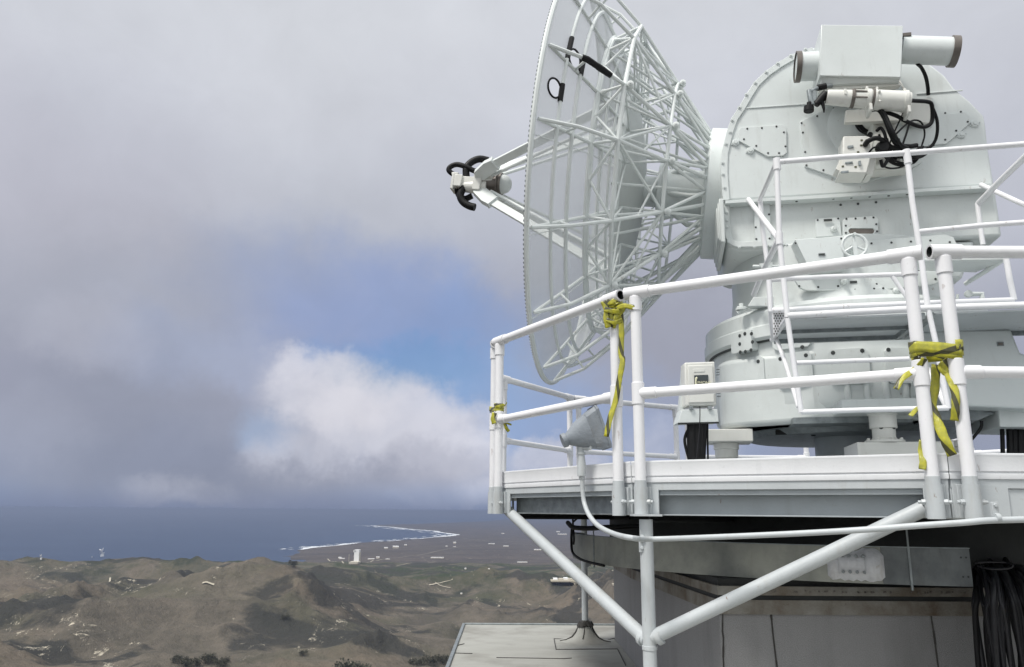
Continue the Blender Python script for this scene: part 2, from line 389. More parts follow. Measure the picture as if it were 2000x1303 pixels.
def terrain():
    na,nd=760,640
    A=np.radians(np.linspace(-44,14,na)); D=np.concatenate([np.geomspace(60,14000,500),np.geomspace(14300,90000,nd-500)])
    aa,dd=np.meshgrid(A,D); X=dd*np.sin(aa);Y=dd*np.cos(aa); Z=height(X,Y)
    # the rest of the mountain, coarser, all the way round
    V=np.stack([X,Y,Z],-1).reshape(-1,3)
    idx=np.arange(nd*na).reshape(nd,na); F=np.stack([idx[:-1,:-1],idx[:-1,1:],idx[1:,1:],idx[1:,:-1]],-1).reshape(-1,4)
    A2=np.radians(np.linspace(14,316,120)); D2=np.geomspace(60,40000,90); aa,dd=np.meshgrid(A2,D2); X=dd*np.sin(aa);Y=dd*np.cos(aa)
    Z=np.interp(dd,[0,600,2600,6000,9000],[-8,-240,-390,-430,-560])+np.interp(dd,[60,1500,6000,12000],[2,60,80,10])*(ridged(X/1500,Y/1500,21,4)-.4)
    V2=np.stack([X,Y,Z],-1).reshape(-1,3); n0=len(V); i2=np.arange(90*120).reshape(90,120)+n0
    F2=np.stack([i2[:-1,:-1],i2[:-1,1:],i2[1:,1:],i2[1:,:-1]],-1).reshape(-1,4)
    # mountain top disc
    V3=np.array([[0,0,-30]]+[[62*math.sin(a),62*math.cos(a),-40] for a in np.linspace(0,2*math.pi,40,endpoint=False)]); n1=n0+len(V2)
    F3=[(n1,n1+1+(i+1)%40,n1+1+i) for i in range(40)]
    me=bpy.data.meshes.new('hills'); me.from_pydata(np.concatenate([V,V2,V3]).tolist(),[],F.tolist()+F2.tolist()+F3)
    me.polygons.foreach_set('use_smooth',[True]*len(me.polygons)); me.update()
    o=bpy.data.objects.new('hills',me); COL.objects.link(o); o['kind']='structure'
    m=bpy.data.materials.new('scrub_and_grass_hills'); m.use_nodes=True; t=N(m.node_tree); b=t.n['Principled BSDF']; b.inputs['Roughness'].default_value=.95; b.inputs['Specular IOR Level'].default_value=.1
    oc=t.new('ShaderNodeTexCoord').outputs['Object']; flat=t.vec('MULTIPLY',oc,(1,1,1))
    gm=t.new('ShaderNodeNewGeometry'); sp=t.new('ShaderNodeSeparateXYZ'); t.put(sp.inputs[0],gm.outputs['Normal']); ps=t.new('ShaderNodeSeparateXYZ'); t.put(ps.inputs[0],oc)
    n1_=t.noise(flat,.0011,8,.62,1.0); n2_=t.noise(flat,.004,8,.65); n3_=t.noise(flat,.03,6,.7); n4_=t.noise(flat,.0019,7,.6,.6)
    c=t.mix(t.rng(n2_,.38,.62),(.155,.134,.108),(.092,.083,.067)); c=t.mix(t.rng(t.noise(flat,.0016,5,.6),.48,.6,0,.7),c,(.17,.138,.104))
    c=t.mix(t.rng(n1_,.48,.62,0,.5),c,(.085,.088,.054))
    c=t.mix(t.rng(n3_,.45,.7,0,.45),c,(.06,.058,.044))
    c=t.mix(t.rng(n4_,.50,.55,0,.78),c,(.032,.034,.032))            # cloud-shadow patches painted into the colour, partly dark scrub
    low=t.rng(ps.outputs[2],-520,-556); c=t.mix(t.math('MULTIPLY',low,.75),c,(.098,.084,.078)); c=t.mix(t.math('MULTIPLY',low,t.rng(t.noise(t.vec('MULTIPLY',flat,(.6,2.,1)),.0012,8,.7),.45,.62,0,.6)),c,(.055,.052,.048))
    gr=t.math('MULTIPLY',t.rng(ps.outputs[1],4300,5200),t.rng(ps.outputs[1],8800,7400)); c=t.mix(t.math('MULTIPLY',gr,t.rng(n2_,.40,.56,0,.75)),c,(.042,.058,.026))
    # pale sandstone outcrops: streaks that run down the spurs
    vx=t.new('ShaderNodeTexVoronoi'); vx.inputs['Scale'].default_value=.028; t.put(vx.inputs['Vector'],t.vec('ADD',flat,t.vec('SCALE',t.noise(flat,.02,4,.6,out=1),scale=60)))
    o1=t.rng(t.noise(flat,.0024,6,.65,1.2),.555,.61); o2=t.rng(vx.outputs[0],.36,.2); o3=t.rng(t.noise(flat,.016,5,.75),.47,.53)
    c=t.mix(t.math('MULTIPLY',t.math('MULTIPLY',o1,t.rng(t.noise(t.vec('MULTIPLY',flat,(1,.45,1)),.022,7,.85,.8),.555,.60)),t.math('MULTIPLY',o3,.95)),c,(.60,.54,.43))
    s1=t.rng(t.noise(flat,.0009,6,.6),.6,.64); s2=t.rng(t.noise(flat,.009,5,.8),.60,.64)
    c=t.mix(t.math('MULTIPLY',s2,t.math('MULTIPLY',s1,.7)),c,(.45,.40,.32))
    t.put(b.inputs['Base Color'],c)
    bn=t.new('ShaderNodeBump'); bn.inputs['Strength'].default_value=1; bn.inputs['Distance'].default_value=16; t.put(bn.inputs['Height'],t.math('ADD',n3_,t.math('MULTIPLY',n2_,2.))); t.l.new(bn.outputs[0],b.inputs['Normal'])
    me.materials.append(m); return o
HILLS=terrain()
def sea():
    b=MB(); n=90; R_=np.concatenate([[0],np.geomspace(500,200000,60)]); rows=[[(r*math.sin(a),r*math.cos(a),SEA) for a in np.linspace(0,2*math.pi,n,endpoint=False)] for r in R_]
    b.grid(rows,closed=True)
    def fn(t,bs,oc):
        c=t.mix(t.rng(t.noise(oc,.0005,5,.6),.4,.6),(.008,.03,.08),(.014,.040,.095)); t.put(bs.inputs['Base Color'],c)
        bn=t.new('ShaderNodeBump'); bn.inputs['Strength'].default_value=.5; bn.inputs['Distance'].default_value=1.5; t.put(bn.inputs['Height'],t.noise(oc,.03,5,.7)); t.l.new(bn.outputs[0],bs.inputs['Normal'])
    m=mat('sea_water',(.02,.05,.1),.45,fn=fn,spec=.3); o=b.build('sea',m,smooth=0); o['kind']='structure'
sea()
def surf():
    b=MB(); ys=np.linspace(12300,31000,410)
    # find the waterline, then lay broken foam along it
    pts=[]
    for y in ys:
        xs=np.linspace(coast_x(y)-700,coast_x(y)+500,240); z=height(xs,np.full_like(xs,y)); i=int(np.argmax(z>SEA+1)); pts.append((xs[i],y))
    for off,wd,sd in ((-35,70,1),(-190,38,5),(-330,24,8)):
        run=[]
        for i,(x,y) in enumerate(pts):
            k=float(vn(np.array(i*.13*sd*.5+3),np.array(sd*2.2),sd)); ok= off==-35 or k>.55
            wv=wd*(.5+k)*(1+(y-12000)/15000)
            o2=off*(1+(y-12000)/14000)
            if ok: run.append(((x+o2-wv,y,SEA+1.2),(x+o2+wv,y,SEA+1.2)))
            if (not ok or i==len(pts)-1) and len(run)>1: b.grid(run); run=[]
            elif not ok: run=[]
    o=b.build('surf','surf',smooth=0); o['kind']='structure'
surf()
def track(pxs,wd):
    b=MB(); g=curve([ground(*p) for p in pxs],10); rows=[]
    for i,p in enumerate(g):
        q=g[min(i+1,len(g)-1)]-g[max(i-1,0)]; q=q[:2]/max(1e-6,np.linalg.norm(q[:2])); nrm=np.array([-q[1],q[0]])*wd/2
        rows.append([(*(p[:2]+nrm*s),max(float(height(*(p[:2]+nrm*s))),float(height(p[0],p[1])))+2.5) for s in(-1,1)])
    b.grid(rows); o=b.build('dirt_track','road',smooth=0); o['kind']='structure'
for pts,wd in ((((838,1146),(858,1141),(884,1134)),9),(((850,1139),(862,1146),(880,1150)),8),(((1080,1126),(1110,1130),(1128,1144)),14),(((640,1092),(668,1097),(697,1101),(726,1097),(760,1091)),12),(((760,1091),(820,1084),(888,1070),(940,1066)),9),(((697,1101),(735,1106),(790,1103),(850,1098)),8),(((905,1052),(960,1058),(1030,1064),(1100,1068)),10),(((215,1130),(219,1137)),9),(((395,1143),(418,1147)),12)):
    track(pts,wd)
# ------------------------------------------------------------------ haze
hz=MB(); hz.box((0,60000,(SEA-30+9)/2),(200000,240000,(9-(SEA-30)))); ho=hz.build('haze','white_b',smooth=0); ho['kind']='stuff'
hm=bpy.data.materials.new('haze_air'); hm.use_nodes=True; hn=hm.node_tree; hn.nodes.clear()
pv=hn.nodes.new('ShaderNodeVolumePrincipled'); pv.inputs['Density'].default_value=3.1e-5; pv.inputs['Color'].default_value=(.33,.39,.55,1); pv.inputs['Anisotropy'].default_value=.2
hn.links.new(pv.outputs[0],hn.nodes.new('ShaderNodeOutputMaterial').inputs['Volume']); ho.data.materials[0]=hm
# ------------------------------------------------------------------ far buildings and trees
def gz(x,y): return float(height(x,y))
def far_box(b,c,sx_,sy_,sz_,mi=0,z0=None):
    z=z0 if z0 is not None else gz(c[0],c[1])
    b.box((c[0],c[1],z+sz_/2-2),(sx_,sy_,sz_+4),mi=mi)
def launch_tower():
    g=ground(697,1099); D=np.hypot(g[0],g[1]); s=D/FPX; z=g[2]
    r=thing('launch_tower',(g[0],g[1],z),'tall white launch tower standing alone on the coastal plain','tower')
    b=MB(); b.box((g[0],g[1],z+11.5*s),(9*s,14*s,23*s)); b.build('tower_body','white_b',r)
    b=MB(); b.box((g[0]-4*s,g[1]-3*s,z+20.5*s),(4*s,8*s,3*s)); b.build('upper_gantry','white_b',r)
    b=MB(); b.box((g[0]+5.2*s,g[1],z+9*s),(1.3*s,10*s,18*s)); b.build('service_shaft','beige_b',r)
    b=MB(); b.box((g[0],g[1]-20*s,z+1.3*s),(16*s,30*s,3.4*s)); b.build('launch_mount','beige_b',r)
    m=MB(); x,y=g[0]-15*s,g[1]; m.tube([(x,y,gz(x,y)-2),(x,y,z+15*s)],.35*s,6); o=m.build('mast','beige_b',None,org=(x,y,gz(x,y))); tag(o,'thin pale mast to the left of the tall white launch tower','mast')
launch_tower()
FB=[(664,1090,7,2.5,'low white shed left of the launch tower'),(668,1091,12,1.6,'long pale shed at the foot of the launch tower\'s left side'),(725,1092,14,1.8,'long low white building right of the launch tower'),(738,1090,7,3,'white domed shed right of the launch tower'),(757,1092,10,1.2,'flat white shed furthest right of the launch tower row'),
(754,1071,8,2.6,'small white block left of the pair near the shore'),(773,1070,13,4,'wide white block nearest the surf line'),(792,1065,6,2,'small pale building beyond the wide block by the shore'),(888,1061,6,3,'bright white cube on the plain right of the bay'),(872,1067,4,1.6,'tiny pale hut just below the bright white cube'),(888,1068,5,1.4,'tiny pale hut beneath the bright white cube'),
(854,1089,28,1.6,'very long low white building on the mid plain'),(960,1062,14,1.5,'pale long roof on the far plain left of the platform brace'),(988,1067,12,1.8,'pale roof on the plain just left of the white brace'),(1050,1074,16,2,'pale roofs on the plain behind the white brace'),(909,1112,4,3,'single white hut on the green mesa'),(955,1111,4,1.5,'pale hut right of the single white hut'),(901,1160,4,2.5,'single white hut on the brown slope'),
(982,1042,6,1.6,'farthest small pale block under the platform'),(1098,1044,20,2,'pale row of roofs far behind the brace top'),(1090,1039,8,2,'pale block beyond the row of roofs behind the brace'),(1020,1098,22,1.5,'long pale shed line at the plain\'s near edge')]
def far_building(px,py,wp,hp,label):
    g=ground(px,py+1); D=np.hypot(g[0],g[1]); s=D/FPX
    r=thing('far_building',(g[0],g[1],g[2]),label,'building','small buildings on the coastal plain')
    wd,h=wp*s*.85,max(hp,1.1)*s*.8
    b=MB(); b.box((g[0],g[1],g[2]+h/2-3),(wd,wd*.45,h+6)); b.build('wall','beige_b',r)
    b=MB(); t=g[2]+h; x,y=g[0],g[1]; a=wd/2+s*.1; c=wd*.225+s*.1
    b.add([(x-a,y-c,t),(x+a,y-c,t),(x+a,y+c,t),(x-a,y+c,t),(x-a,y,t+h*.35),(x+a,y,t+h*.35)],[(0,1,5,4),(3,4,5,2),(0,4,3),(1,2,5),(0,3,2,1)]); b.build('roof','white_b',r,smooth=0)
for a in FB: far_building(*a)
def block(px,py,label):   # pale industrial block on a levelled pad
    g=ground(px,py); D=np.hypot(g[0],g[1]); s=D/FPX; r=thing('hilltop_depot',tuple(g),label,'building')
    b=MB(); b.box((g[0],g[1],g[2]+2),(48*s,9*s*6,8)); b.build('pad','road',r)
    for k in range(4):
        b=MB(); b.box((g[0]+(-15+10*k)*s,g[1]+random.uniform(-40,60),g[2]+6+1.2*s),(8*s,60,2.6*s)); b.build('shed','beige_b' if k%2 else 'white_b',r)
block(1100,1134,'pale sprawling depot on a levelled hilltop behind the white brace')
block(1222,1143,'pale depot glimpsed between the brace and the gray wall')
def ridge_dish(px,py,s_,label):
    g=ground(px,py+3); D=np.hypot(g[0],g[1]); s=D/FPX*s_; r=thing('white_dish_antenna',tuple(g),label,'antenna')
    b=MB(); b.lathe((g[0],g[1],g[2]-3),(0,0,1),[(0,2.2*s),(5*s,1.6*s),(6*s,2.4*s)],12); b.build('pedestal','white_b',r)
    b=MB(); b.lathe((g[0]+0*s,g[1],g[2]+7*s),(-.75,-.3,.45),[(0,.8*s),(.8*s,2.6*s),(1.6*s,3.8*s),(1.7*s,3.8*s)],16); b.tube([(g[0]-1.2*s,g[1],g[2]+8*s),(g[0]-4*s,g[1],g[2]+9*s)],.5*s,6); b.build('reflector','white_b',r)
ridge_dish(199,1087,1.5,'white dish antenna standing out on the far ridge above the sea')
ridge_dish(80,1089,.7,'tiny white dome on the ridge at far left')
ridge_dish(180,1090,.5,'tiny white post hut left of the ridge dish antenna')
def tree(px,py,hp,wp,label,seed,dist=None):
    rnd=random.Random(seed)
    if dist:
        d=ray(px,py); d=d/np.hypot(d[0],d[1]); g=np.array([d[0]*dist,d[1]*dist,0.]); g[2]=float(height(g[0],g[1]))
    else: g=ground(px,py)
    D=np.hypot(g[0],g[1]); s=D/FPX; H_=hp*s; Wd=wp*s/2
    r=thing('tree',tuple(g),label,'tree','dark trees on the hillside')
    b=MB(); b.tube([(g[0],g[1],g[2]-1),(g[0]+.02*H_,g[1],g[2]+.35*H_),(g[0],g[1],g[2]+.7*H_)],[.05*H_,.035*H_,.015*H_],7)
    for k in range(5):
        a=k*1.3; b.tube([(g[0],g[1],g[2]+(.3+.06*k)*H_),(g[0]+math.cos(a)*Wd*.6,g[1]+math.sin(a)*Wd*.6,g[2]+(.6+.05*k)*H_)],[.02*H_,.008*H_],5)
    b.build('trunk','bark',r)
    b=MB()
    lobes=[(rnd.uniform(-.75,.75)*Wd,rnd.uniform(-.75,.75)*Wd,(.35+rnd.random()*.5)*H_,rnd.uniform(.22,.42)*Wd) for _ in range(16)]
    for _ in range(1100):
        lx,ly,lz,lr=rnd.choice(lobes); v=Vector((rnd.gauss(0,1),rnd.gauss(0,1),rnd.gauss(0,.8))).normalized()*lr*rnd.uniform(.6,1.08)
        c=Vector((g[0]+lx,g[1]+ly,g[2]+lz))+v; q=Vector((rnd.gauss(0,1),rnd.gauss(0,1),rnd.gauss(0,1))).normalized(); p=q.orthogonal().normalized(); z_=q.cross(p); k=Wd*rnd.uniform(.03,.075)
        b.add([c+p*k,c+z_*k,c-p*k,c-z_*k],[(0,1,2,3)])
    b.build('crown','leaf',r,smooth=0)
TR=[(372,1303,12,30),(400,1299,16,36),(430,1303,12,30),(592,1281,9,16),(838,1296,10,34),(812,1299,8,28),(866,1294,10,34),(690,1316,14,70),(574,1108,12,20),(1050,1300,10,20),(556,1212,9,14),(350,1296,13,28)]
LB=['dark tree in the gully left of the two larger ones','tallest dark tree at the bottom of the gully','dark tree at the right end of the gully group','lone round bush on the brown slope','dark bush in the middle of the row beside the roof','leftmost dark bush of the row beside the roof','dark bush touching the roof edge','broad green treetop cut by the bottom of the picture','dark round tree on the far plain slope','dark bush behind the roof','small dark bush below the pale outcrop','small dark bush left of the gully trees']
for i,(a,l) in enumerate(zip(TR,LB)):
    if i!=9: tree(*a,l,i+1)
# ================================================================== THE PLATFORM
ZB=-.0253; HR=1.42; PC=np.array([3.17523,7.33981]); PR=3.42953; PH=3.39336; PD_=.08887
def vtx(k,R_=PR): a=PH+RAD(30)*k; return np.array([PC[0]+R_*math.cos(a),PC[1]+R_*math.sin(a)])
SIDE=2*PR*math.sin(RAD(15))
def V3(p,z): return (float(p[0]),float(p[1]),float(z))
def guardrail():
    # local frame: x along the side, y outwards, z up from the bottom of the sleeves
    r=thing('guardrail_section',(0,0,0),'x','guardrail','guardrail sections round the platform edge')
    R_=.0345
    for i,x in enumerate((PD_,SIDE-PD_)):
        b=MB(); b.tube([(x,0,.215),(x,0,HR-.02)],R_,18); p=b.build('post','pvc',r)
        b=MB(); b.tube([(x,0,HR-.125),(x,0,HR-.03)],R_*1.2,18); b.tube([(x,0,.685),(x,0,.825)],R_*1.17,18); b.build('tee_fitting','pvc',p,bevel=.003)
        b=MB(); b.tube([(x,0,0),(x,0,.175)],.0435,18,hollow=1); b.tube([(x,0,.174),(x,0,.216)],.037,18)
        for s_ in (-1,1):
            b.tube([(x+s_*.04,0,.085),(x+s_*.062,0,.085)],.016,6); b.tube([(x+s_*.062,0,.085),(x+s_*.078,0,.085)],.009,8)
        b.box((x,.045,.09),(.10,.02,.17)); b.build('sleeve','graylt',r,bevel=.002)
    b=MB(); b.tube([(PD_-.07,0,HR),(SIDE-PD_+.07,0,HR)],R_,18,hollow=1)
    tr=b.build('top_rail',['pvc','hole'],r)
    b=MB(); b.tube([(PD_-.07,0,HR),(PD_+.10,0,HR)],R_*1.2,18,hollow=1); b.tube([(SIDE-PD_-.10,0,HR),(SIDE-PD_+.07,0,HR)],R_*1.2,18,hollow=1); b.build('tee_fitting',['pvc','hole'],tr,bevel=.003)
    b=MB(); b.tube([(PD_,0,.755),(SIDE-PD_,0,.755)],.031,18); mr=b.build('mid_rail','pvc',r)
    b=MB(); b.tube([(PD_+.02,0,.755),(PD_+.125,0,.755)],.037,18); b.tube([(SIDE-PD_-.125,0,.755),(SIDE-PD_-.02,0,.755)],.037,18); b.build('tee_fitting','pvc',mr,bevel=.003)
    return r
GR=guardrail()
GL={0:'guardrail section from the far left corner to the taped double post near the light',1:'longest guardrail section nearest the camera in front of the phone box',2:'guardrail section leaving the picture at the right of the taped double post',
 -1:'guardrail section going straight back from the far left corner',-2:'low looking far guardrail section behind the gray floodlight',-3:'far guardrail section seen between the reflector bottom and the phone box',-4:'far guardrail section seen under the antenna base beside its left jack',-5:'far guardrail section hidden behind the central column',-6:'far guardrail section showing at right beneath the antenna base',-7:'far guardrail section running off the right side of the picture'}
first=True
for k in (0,1,2,-1,-2,-3,-4,-5,-6,-7):
    r=GR if first else copy_tree(GR); first=False
    a,b_=vtx(k),vtx(k+1); d=b_-a; r.location=V3(a,ZB); r.rotation_euler=(0,0,math.atan2(d[1],d[0])); r['label']=GL[k]
# ------------------------------------------------------------------ deck
def poly(R_,z,n0=0): return [V3(vtx(k,R_),z) for k in range(12)]
dk=thing('platform_deck',V3(PC,.13),'twelve sided steel deck with white fascia carried on gray columns','platform')
b=MB(); b.prism(poly(PR-.075,.10),(0,0,.19)); b.build('deck_plate','gray',dk)
for k in range(12):
    ra=PR-.062; a,c=vtx(k,ra),vtx(k+1,ra); d=(c-a)/np.linalg.norm(c-a); n_=np.array([d[1],-d[0]])  # outward for ccw
    if np.dot(n_,(a+c)/2-PC)<0: n_=-n_
    prof=[(0,.178),(.012,.178),(.014,.186),(.014,.205),(.007,.210),(.007,.214),(.017,.219),(.018,.292),(.021,.300),(.021,.308),(0,.312),(-.06,.312)]
    b=MB(); rows=[]
    for o,z in prof:
        s_=o/math.cos(RAD(15))*math.sin(RAD(15)); rows.append([V3(a+n_*o-d*(s_-.002),z),V3(c+n_*o+d*(s_-.002),z)])
    b.grid(rows)
    b.build('fascia_strip','fascia',dk,smooth=20)
    b=MB(); m_=(a+c)/2; L=np.linalg.norm(c-a)
    X=(d[0],d[1],0);Y=(n_[0],n_[1],0);Z=(0,0,1)
    b.box(V3(m_-n_*.03,.155),(L-.01,.07,.05),(X,Y,Z)); 
    if k in(2,3): b.box(V3(m_-n_*.015,.055),(L-.004,.02,.15),(X,Y,Z)); b.box(V3(m_-n_*.06,-.02),(L-.01,.09,.012),(X,Y,Z)); 
    b.build('edge_channel','graylt',dk,bevel=.003)
    b=MB(); o_=.10
    b.box(V3(m_-n_*o_,.055),(L-.20,.008,.15),(X,Y,Z)); b.box(V3(m_-n_*(o_-.03),-.018),(L-.20,.06,.008),(X,Y,Z)); b.box(V3(m_-n_*(o_-.03),.126),(L-.2,.06,.008),(X,Y,Z))
    b.build('floor_beam','galv' if k==0 else 'gray',dk,bevel=.002)
for k in range(12):  # corner plates and cross beams
    a=vtx(k,PR-.07); a2=vtx(k,.9); q=vtx(k+1,PR-.07)-a; q/=np.linalg.norm(q); p=vtx(k-1,PR-.07)-a; p/=np.linalg.norm(p)
    b=MB()
    for d,l_ in ((q,.30 if k==2 else .17),(p,.13)):
        n_=np.array([d[1],-d[0]]); n_=n_ if np.dot(n_,a-PC)>0 else -n_
        b.box(V3(a+d*(l_/2)+n_*.006,.065),(l_-.012,.014,.172),((d[0],d[1],0),(n_[0],n_[1],0),(0,0,1)))
    b.build('corner_plate','graylt',dk,bevel=.003)
    b=MB(); m_=(a*.97+PC*.03+a2)/2; d=(a2-a)/np.linalg.norm(a2-a); L=np.linalg.norm(a2-a)-.2
    b.box(V3(m_,.03),(L,.012,.17),((d[0],d[1],0),(-d[1],d[0],0),(0,0,1))); b.box(V3(m_,-.06),(L,.09,.012),((d[0],d[1],0),(-d[1],d[0],0),(0,0,1))); b.build('cross_beam','dark',dk)
# the plate with a hole beside the middle column, and inner channel to the right
# ------------------------------------------------------------------ columns with knee braces
def at(px,py,y): d=ray(px,py); return d*(y/d[1])
ZROOF=-1.42
def column(k,label,braces,r0=.041,zbase=-3.2,pos=None):
    a=pos; r=thing('support_column',V3(a,zbase),label,'column','gray steel columns under the platform')
    b=MB(); b.tube([V3(a,zbase),V3(a,-.045),],r0,20); b.tube([V3(a,-.79),V3(a,-.765)],r0*1.1,20); b.build('shaft','graylt',r,bevel=.002)
    b=MB(); b.box(V3(a,-.02),(.17,.17,.012)); b.build('cap_plate','graylt',r)
    for kk,zb,zt,off,rr in braces:
        e=vtx(kk,PR-.10); d=e-a; L=np.linalg.norm(d); d/=L; e=e-d*off
        b=MB(); b.tube([V3(a+d*.02,zb),V3(e,zt)],rr,20); P=Vector(V3(a+d*.045,zb)); D=(Vector(V3(e,zt))-P).normalized(); b.tube([P,P+D*.03],rr*1.12,20); b.build('knee_brace','graylt',r)
    return r
column(1,'tall gray column under the nearest corner with two long knee braces',[(0,-.74,.005,.05,.041),(2,-.72,.03,.12,.041)],pos=at(1264,1100,4.86)[:2])
column(-2,'thin gray column standing in a tarred boot on the roof slab',[(-3,-.60,.0,.9,.03)],r0=.036,zbase=ZROOF-.02,pos=at(1142,1150,9.3)[:2])
# ------------------------------------------------------------------ roof, boot, wall, ring tray
def onz(px,py,z): d=ray(px,py); return d*(z/d[2])
def onz_(px,py,z): p=onz(px,py,z); return (float(p[0]),float(p[1]),z)
ZW=-.66
P1=onz(905,1221,ZROOF); 
rf=thing('roof_slab',(float(P1[0]),float(P1[1]),ZROOF),'weathered pale gray flat roof corner below the platform','roof')
left_far=np.array(onz(906,1220,ZROOF)); left_near=np.array(onz(872,1310,ZROOF)); dl=left_near-left_far; right_far=np.array(onz(1260,1222,ZROOF)); dr=right_far-left_far
A_=left_far; B_=left_far+dl*3.0; C_=B_+dr*3.2; D_=left_far+dr*3.2
b=MB(); b.prism([A_,B_,C_,D_],(0,0,-.25)); b.build('roof_surface','roofing',rf,bevel=.015)
b=MB(); 
for p,q in ((A_,B_),(A_,D_)):
    d=(q-p)/np.linalg.norm(q-p); n_=np.array([-d[1],d[0],0]); m_=(p+q)/2
    b.box((m_[0],m_[1],ZROOF-.06),(np.linalg.norm(q-p)+.03,.035,.16),((d[0],d[1],0),(n_[0],n_[1],0),(0,0,1)))
b.build('edge_trim','galv',rf,bevel=.004)
def seams(pts,w_,name,parent,z):
    b=MB()
    for line in pts:
        for p,q in zip(line,line[1:]):
            p,q=np.array(onz(*p,z)),np.array(onz(*q,z)); d=q-p; L=np.linalg.norm(d); d/=L; n_=np.array([-d[1],d[0],0]); m_=(p+q)/2
            b.box((m_[0],m_[1],z+.003),(L+w_*.5,w_*random.uniform(.7,1.2),.006),((d[0],d[1],0),(n_[0],n_[1],0),(0,0,1)))
    b.build(name,'tar',parent)
seams([[(1082,1248),(1086,1269),(1206,1268),(1222,1300)],[(1082,1248),(1108,1249)],[(1172,1254),(1200,1247),(1216,1265)]],.012,'felt_seam',rf,ZROOF)
seams([[(970,1285),(1100,1287),(1116,1286)],[(890,1262),(906,1258)],[(884,1276),(922,1277)],[(1150,1221),(1170,1220),(1205,1221)]],.012,'felt_crack',rf,ZROOF)
cb=at(1142,1150,9.3)[:2]
bt=thing('pipe_boot',V3(cb,ZROOF),'flared roofing boot with cracked black tar round the thin column foot','flashing')
b=MB(); b.lathe(V3(cb,ZROOF),(0,0,1),[(0.001,.30),(.012,.22),(.04,.15),(.09,.105),(.15,.08),(.19,.066),(.20,.05)],24); b.build('boot','roofing',bt)
b=MB(); 
for j in range(26):
    a=j*2*math.pi/26; b.tube([(cb[0]+.062*math.cos(a),cb[1]+.062*math.sin(a),ZROOF+.19+random.uniform(-.01,.015)),(cb[0]+.085*math.cos(a+.1),cb[1]+.085*math.sin(a+.1),ZROOF+.165-random.random()*.02)],random.uniform(.010,.017),6)
b.lathe(V3(cb,ZROOF+.19),(0,0,1),[(0,.07),(.02,.055),(.03,.04)],16)
for a0 in (3.3,5.9,4.5):
    pts=[]; 
    for rr,z in ((.075,.155),(.11,.088),(.155,.042),(.22,.016),(.29,.006)): pts.append((cb[0]+rr*math.cos(a0+random.uniform(-.08,.08)),cb[1]+rr*math.sin(a0+random.uniform(-.06,.06)),ZROOF+z))
    b.tube(pts if a0!=4.5 else pts[:3],[.012,.012,.010,.006,.004] if a0!=4.5 else [.006]*3,6)
b.build('tar_collar','tar',bt)
# wall of the building that carries the pedestal
WY=5.25
wc=at(1405,1195,WY); WX=float(wc[0]); ZWT=float(wc[2]); WZ=ZWT
p=onz(1240,1130,-.40)
bl=thing('pedestal_building',(3.2,7.3,-3.2),'gray felt clad building wall with dark vertical seams under the antenna','building')
xl=float(at(1238,1180,7.9)[0]); yl=7.9
foot=[(WX,WY),(5.6,WY),(5.6,9.4),(xl,9.4),(xl,yl)]
b=MB(); b.prism([(x,y,ZWT) for x,y in foot],(0,0,-2.6)); b.build('wall','wall',bl,bevel=.01)
b=MB()
for px in (1414,1508,1822):
    xx=float(at(px,1240,WY)[0]); z=ZWT; rx=0
    while z>-2.2:
        l=random.uniform(.04,.11); nx=rx+random.uniform(-.006,.006)
        b.tube([(xx+rx,WY-.003,z),(xx+nx,WY-.003,z-l)],random.uniform(.0035,.007),5); z-=l; rx=nx
b.build('wall_seam','tar',bl)
def wallring(name,off,z0,z1,m,jit=0.):
    b=MB(); pts=[(xl-off*.4,9.3),(xl-off,yl),(WX-off*.5,WY-off),(5.7,WY-off)]
    inn=[(xl+.3,9.3),(xl+.3,yl),(WX+.3,WY+.3),(5.7,WY+.3)]
    b.grid([[(x,y,z0) for x,y in inn],[(x,y,z0) for x,y in pts],[(x,y,z1) for x,y in pts],[(x,y,z1) for x,y in inn]]); return b.build(name,m,bl,smooth=0)
wallring('lower_flashing',.02,ZWT-.012,ZWT+.075,'band'); wallring('flashing_groove',.008,ZWT+.075,ZWT+.105,'dark'); wallring('upper_flashing',.03,ZWT+.105,ZWT+.16,'band'); wallring('curb',.0,ZWT+.16,ZWT+.205,'dark')
b=MB(); b.lathe((PC[0],PC[1],ZWT+.2),(0,0,1),[(0,2.25),(.40,2.25),(.401,2.0),(.62,2.0)],48); b.build('tank_ring','dark',bl)
b=MB(); rnd=random.Random(4)
for i in range(34):
    px=rnd.uniform(1490,1890); q=at(px,1190,WY-.03); b.lathe((float(q[0]),WY-.031,ZWT+.13+rnd.uniform(-.004,.004)),(0,-1,0),[(0,.006),(.006,.005)],6)
b.build('flashing_nail','brown',bl)
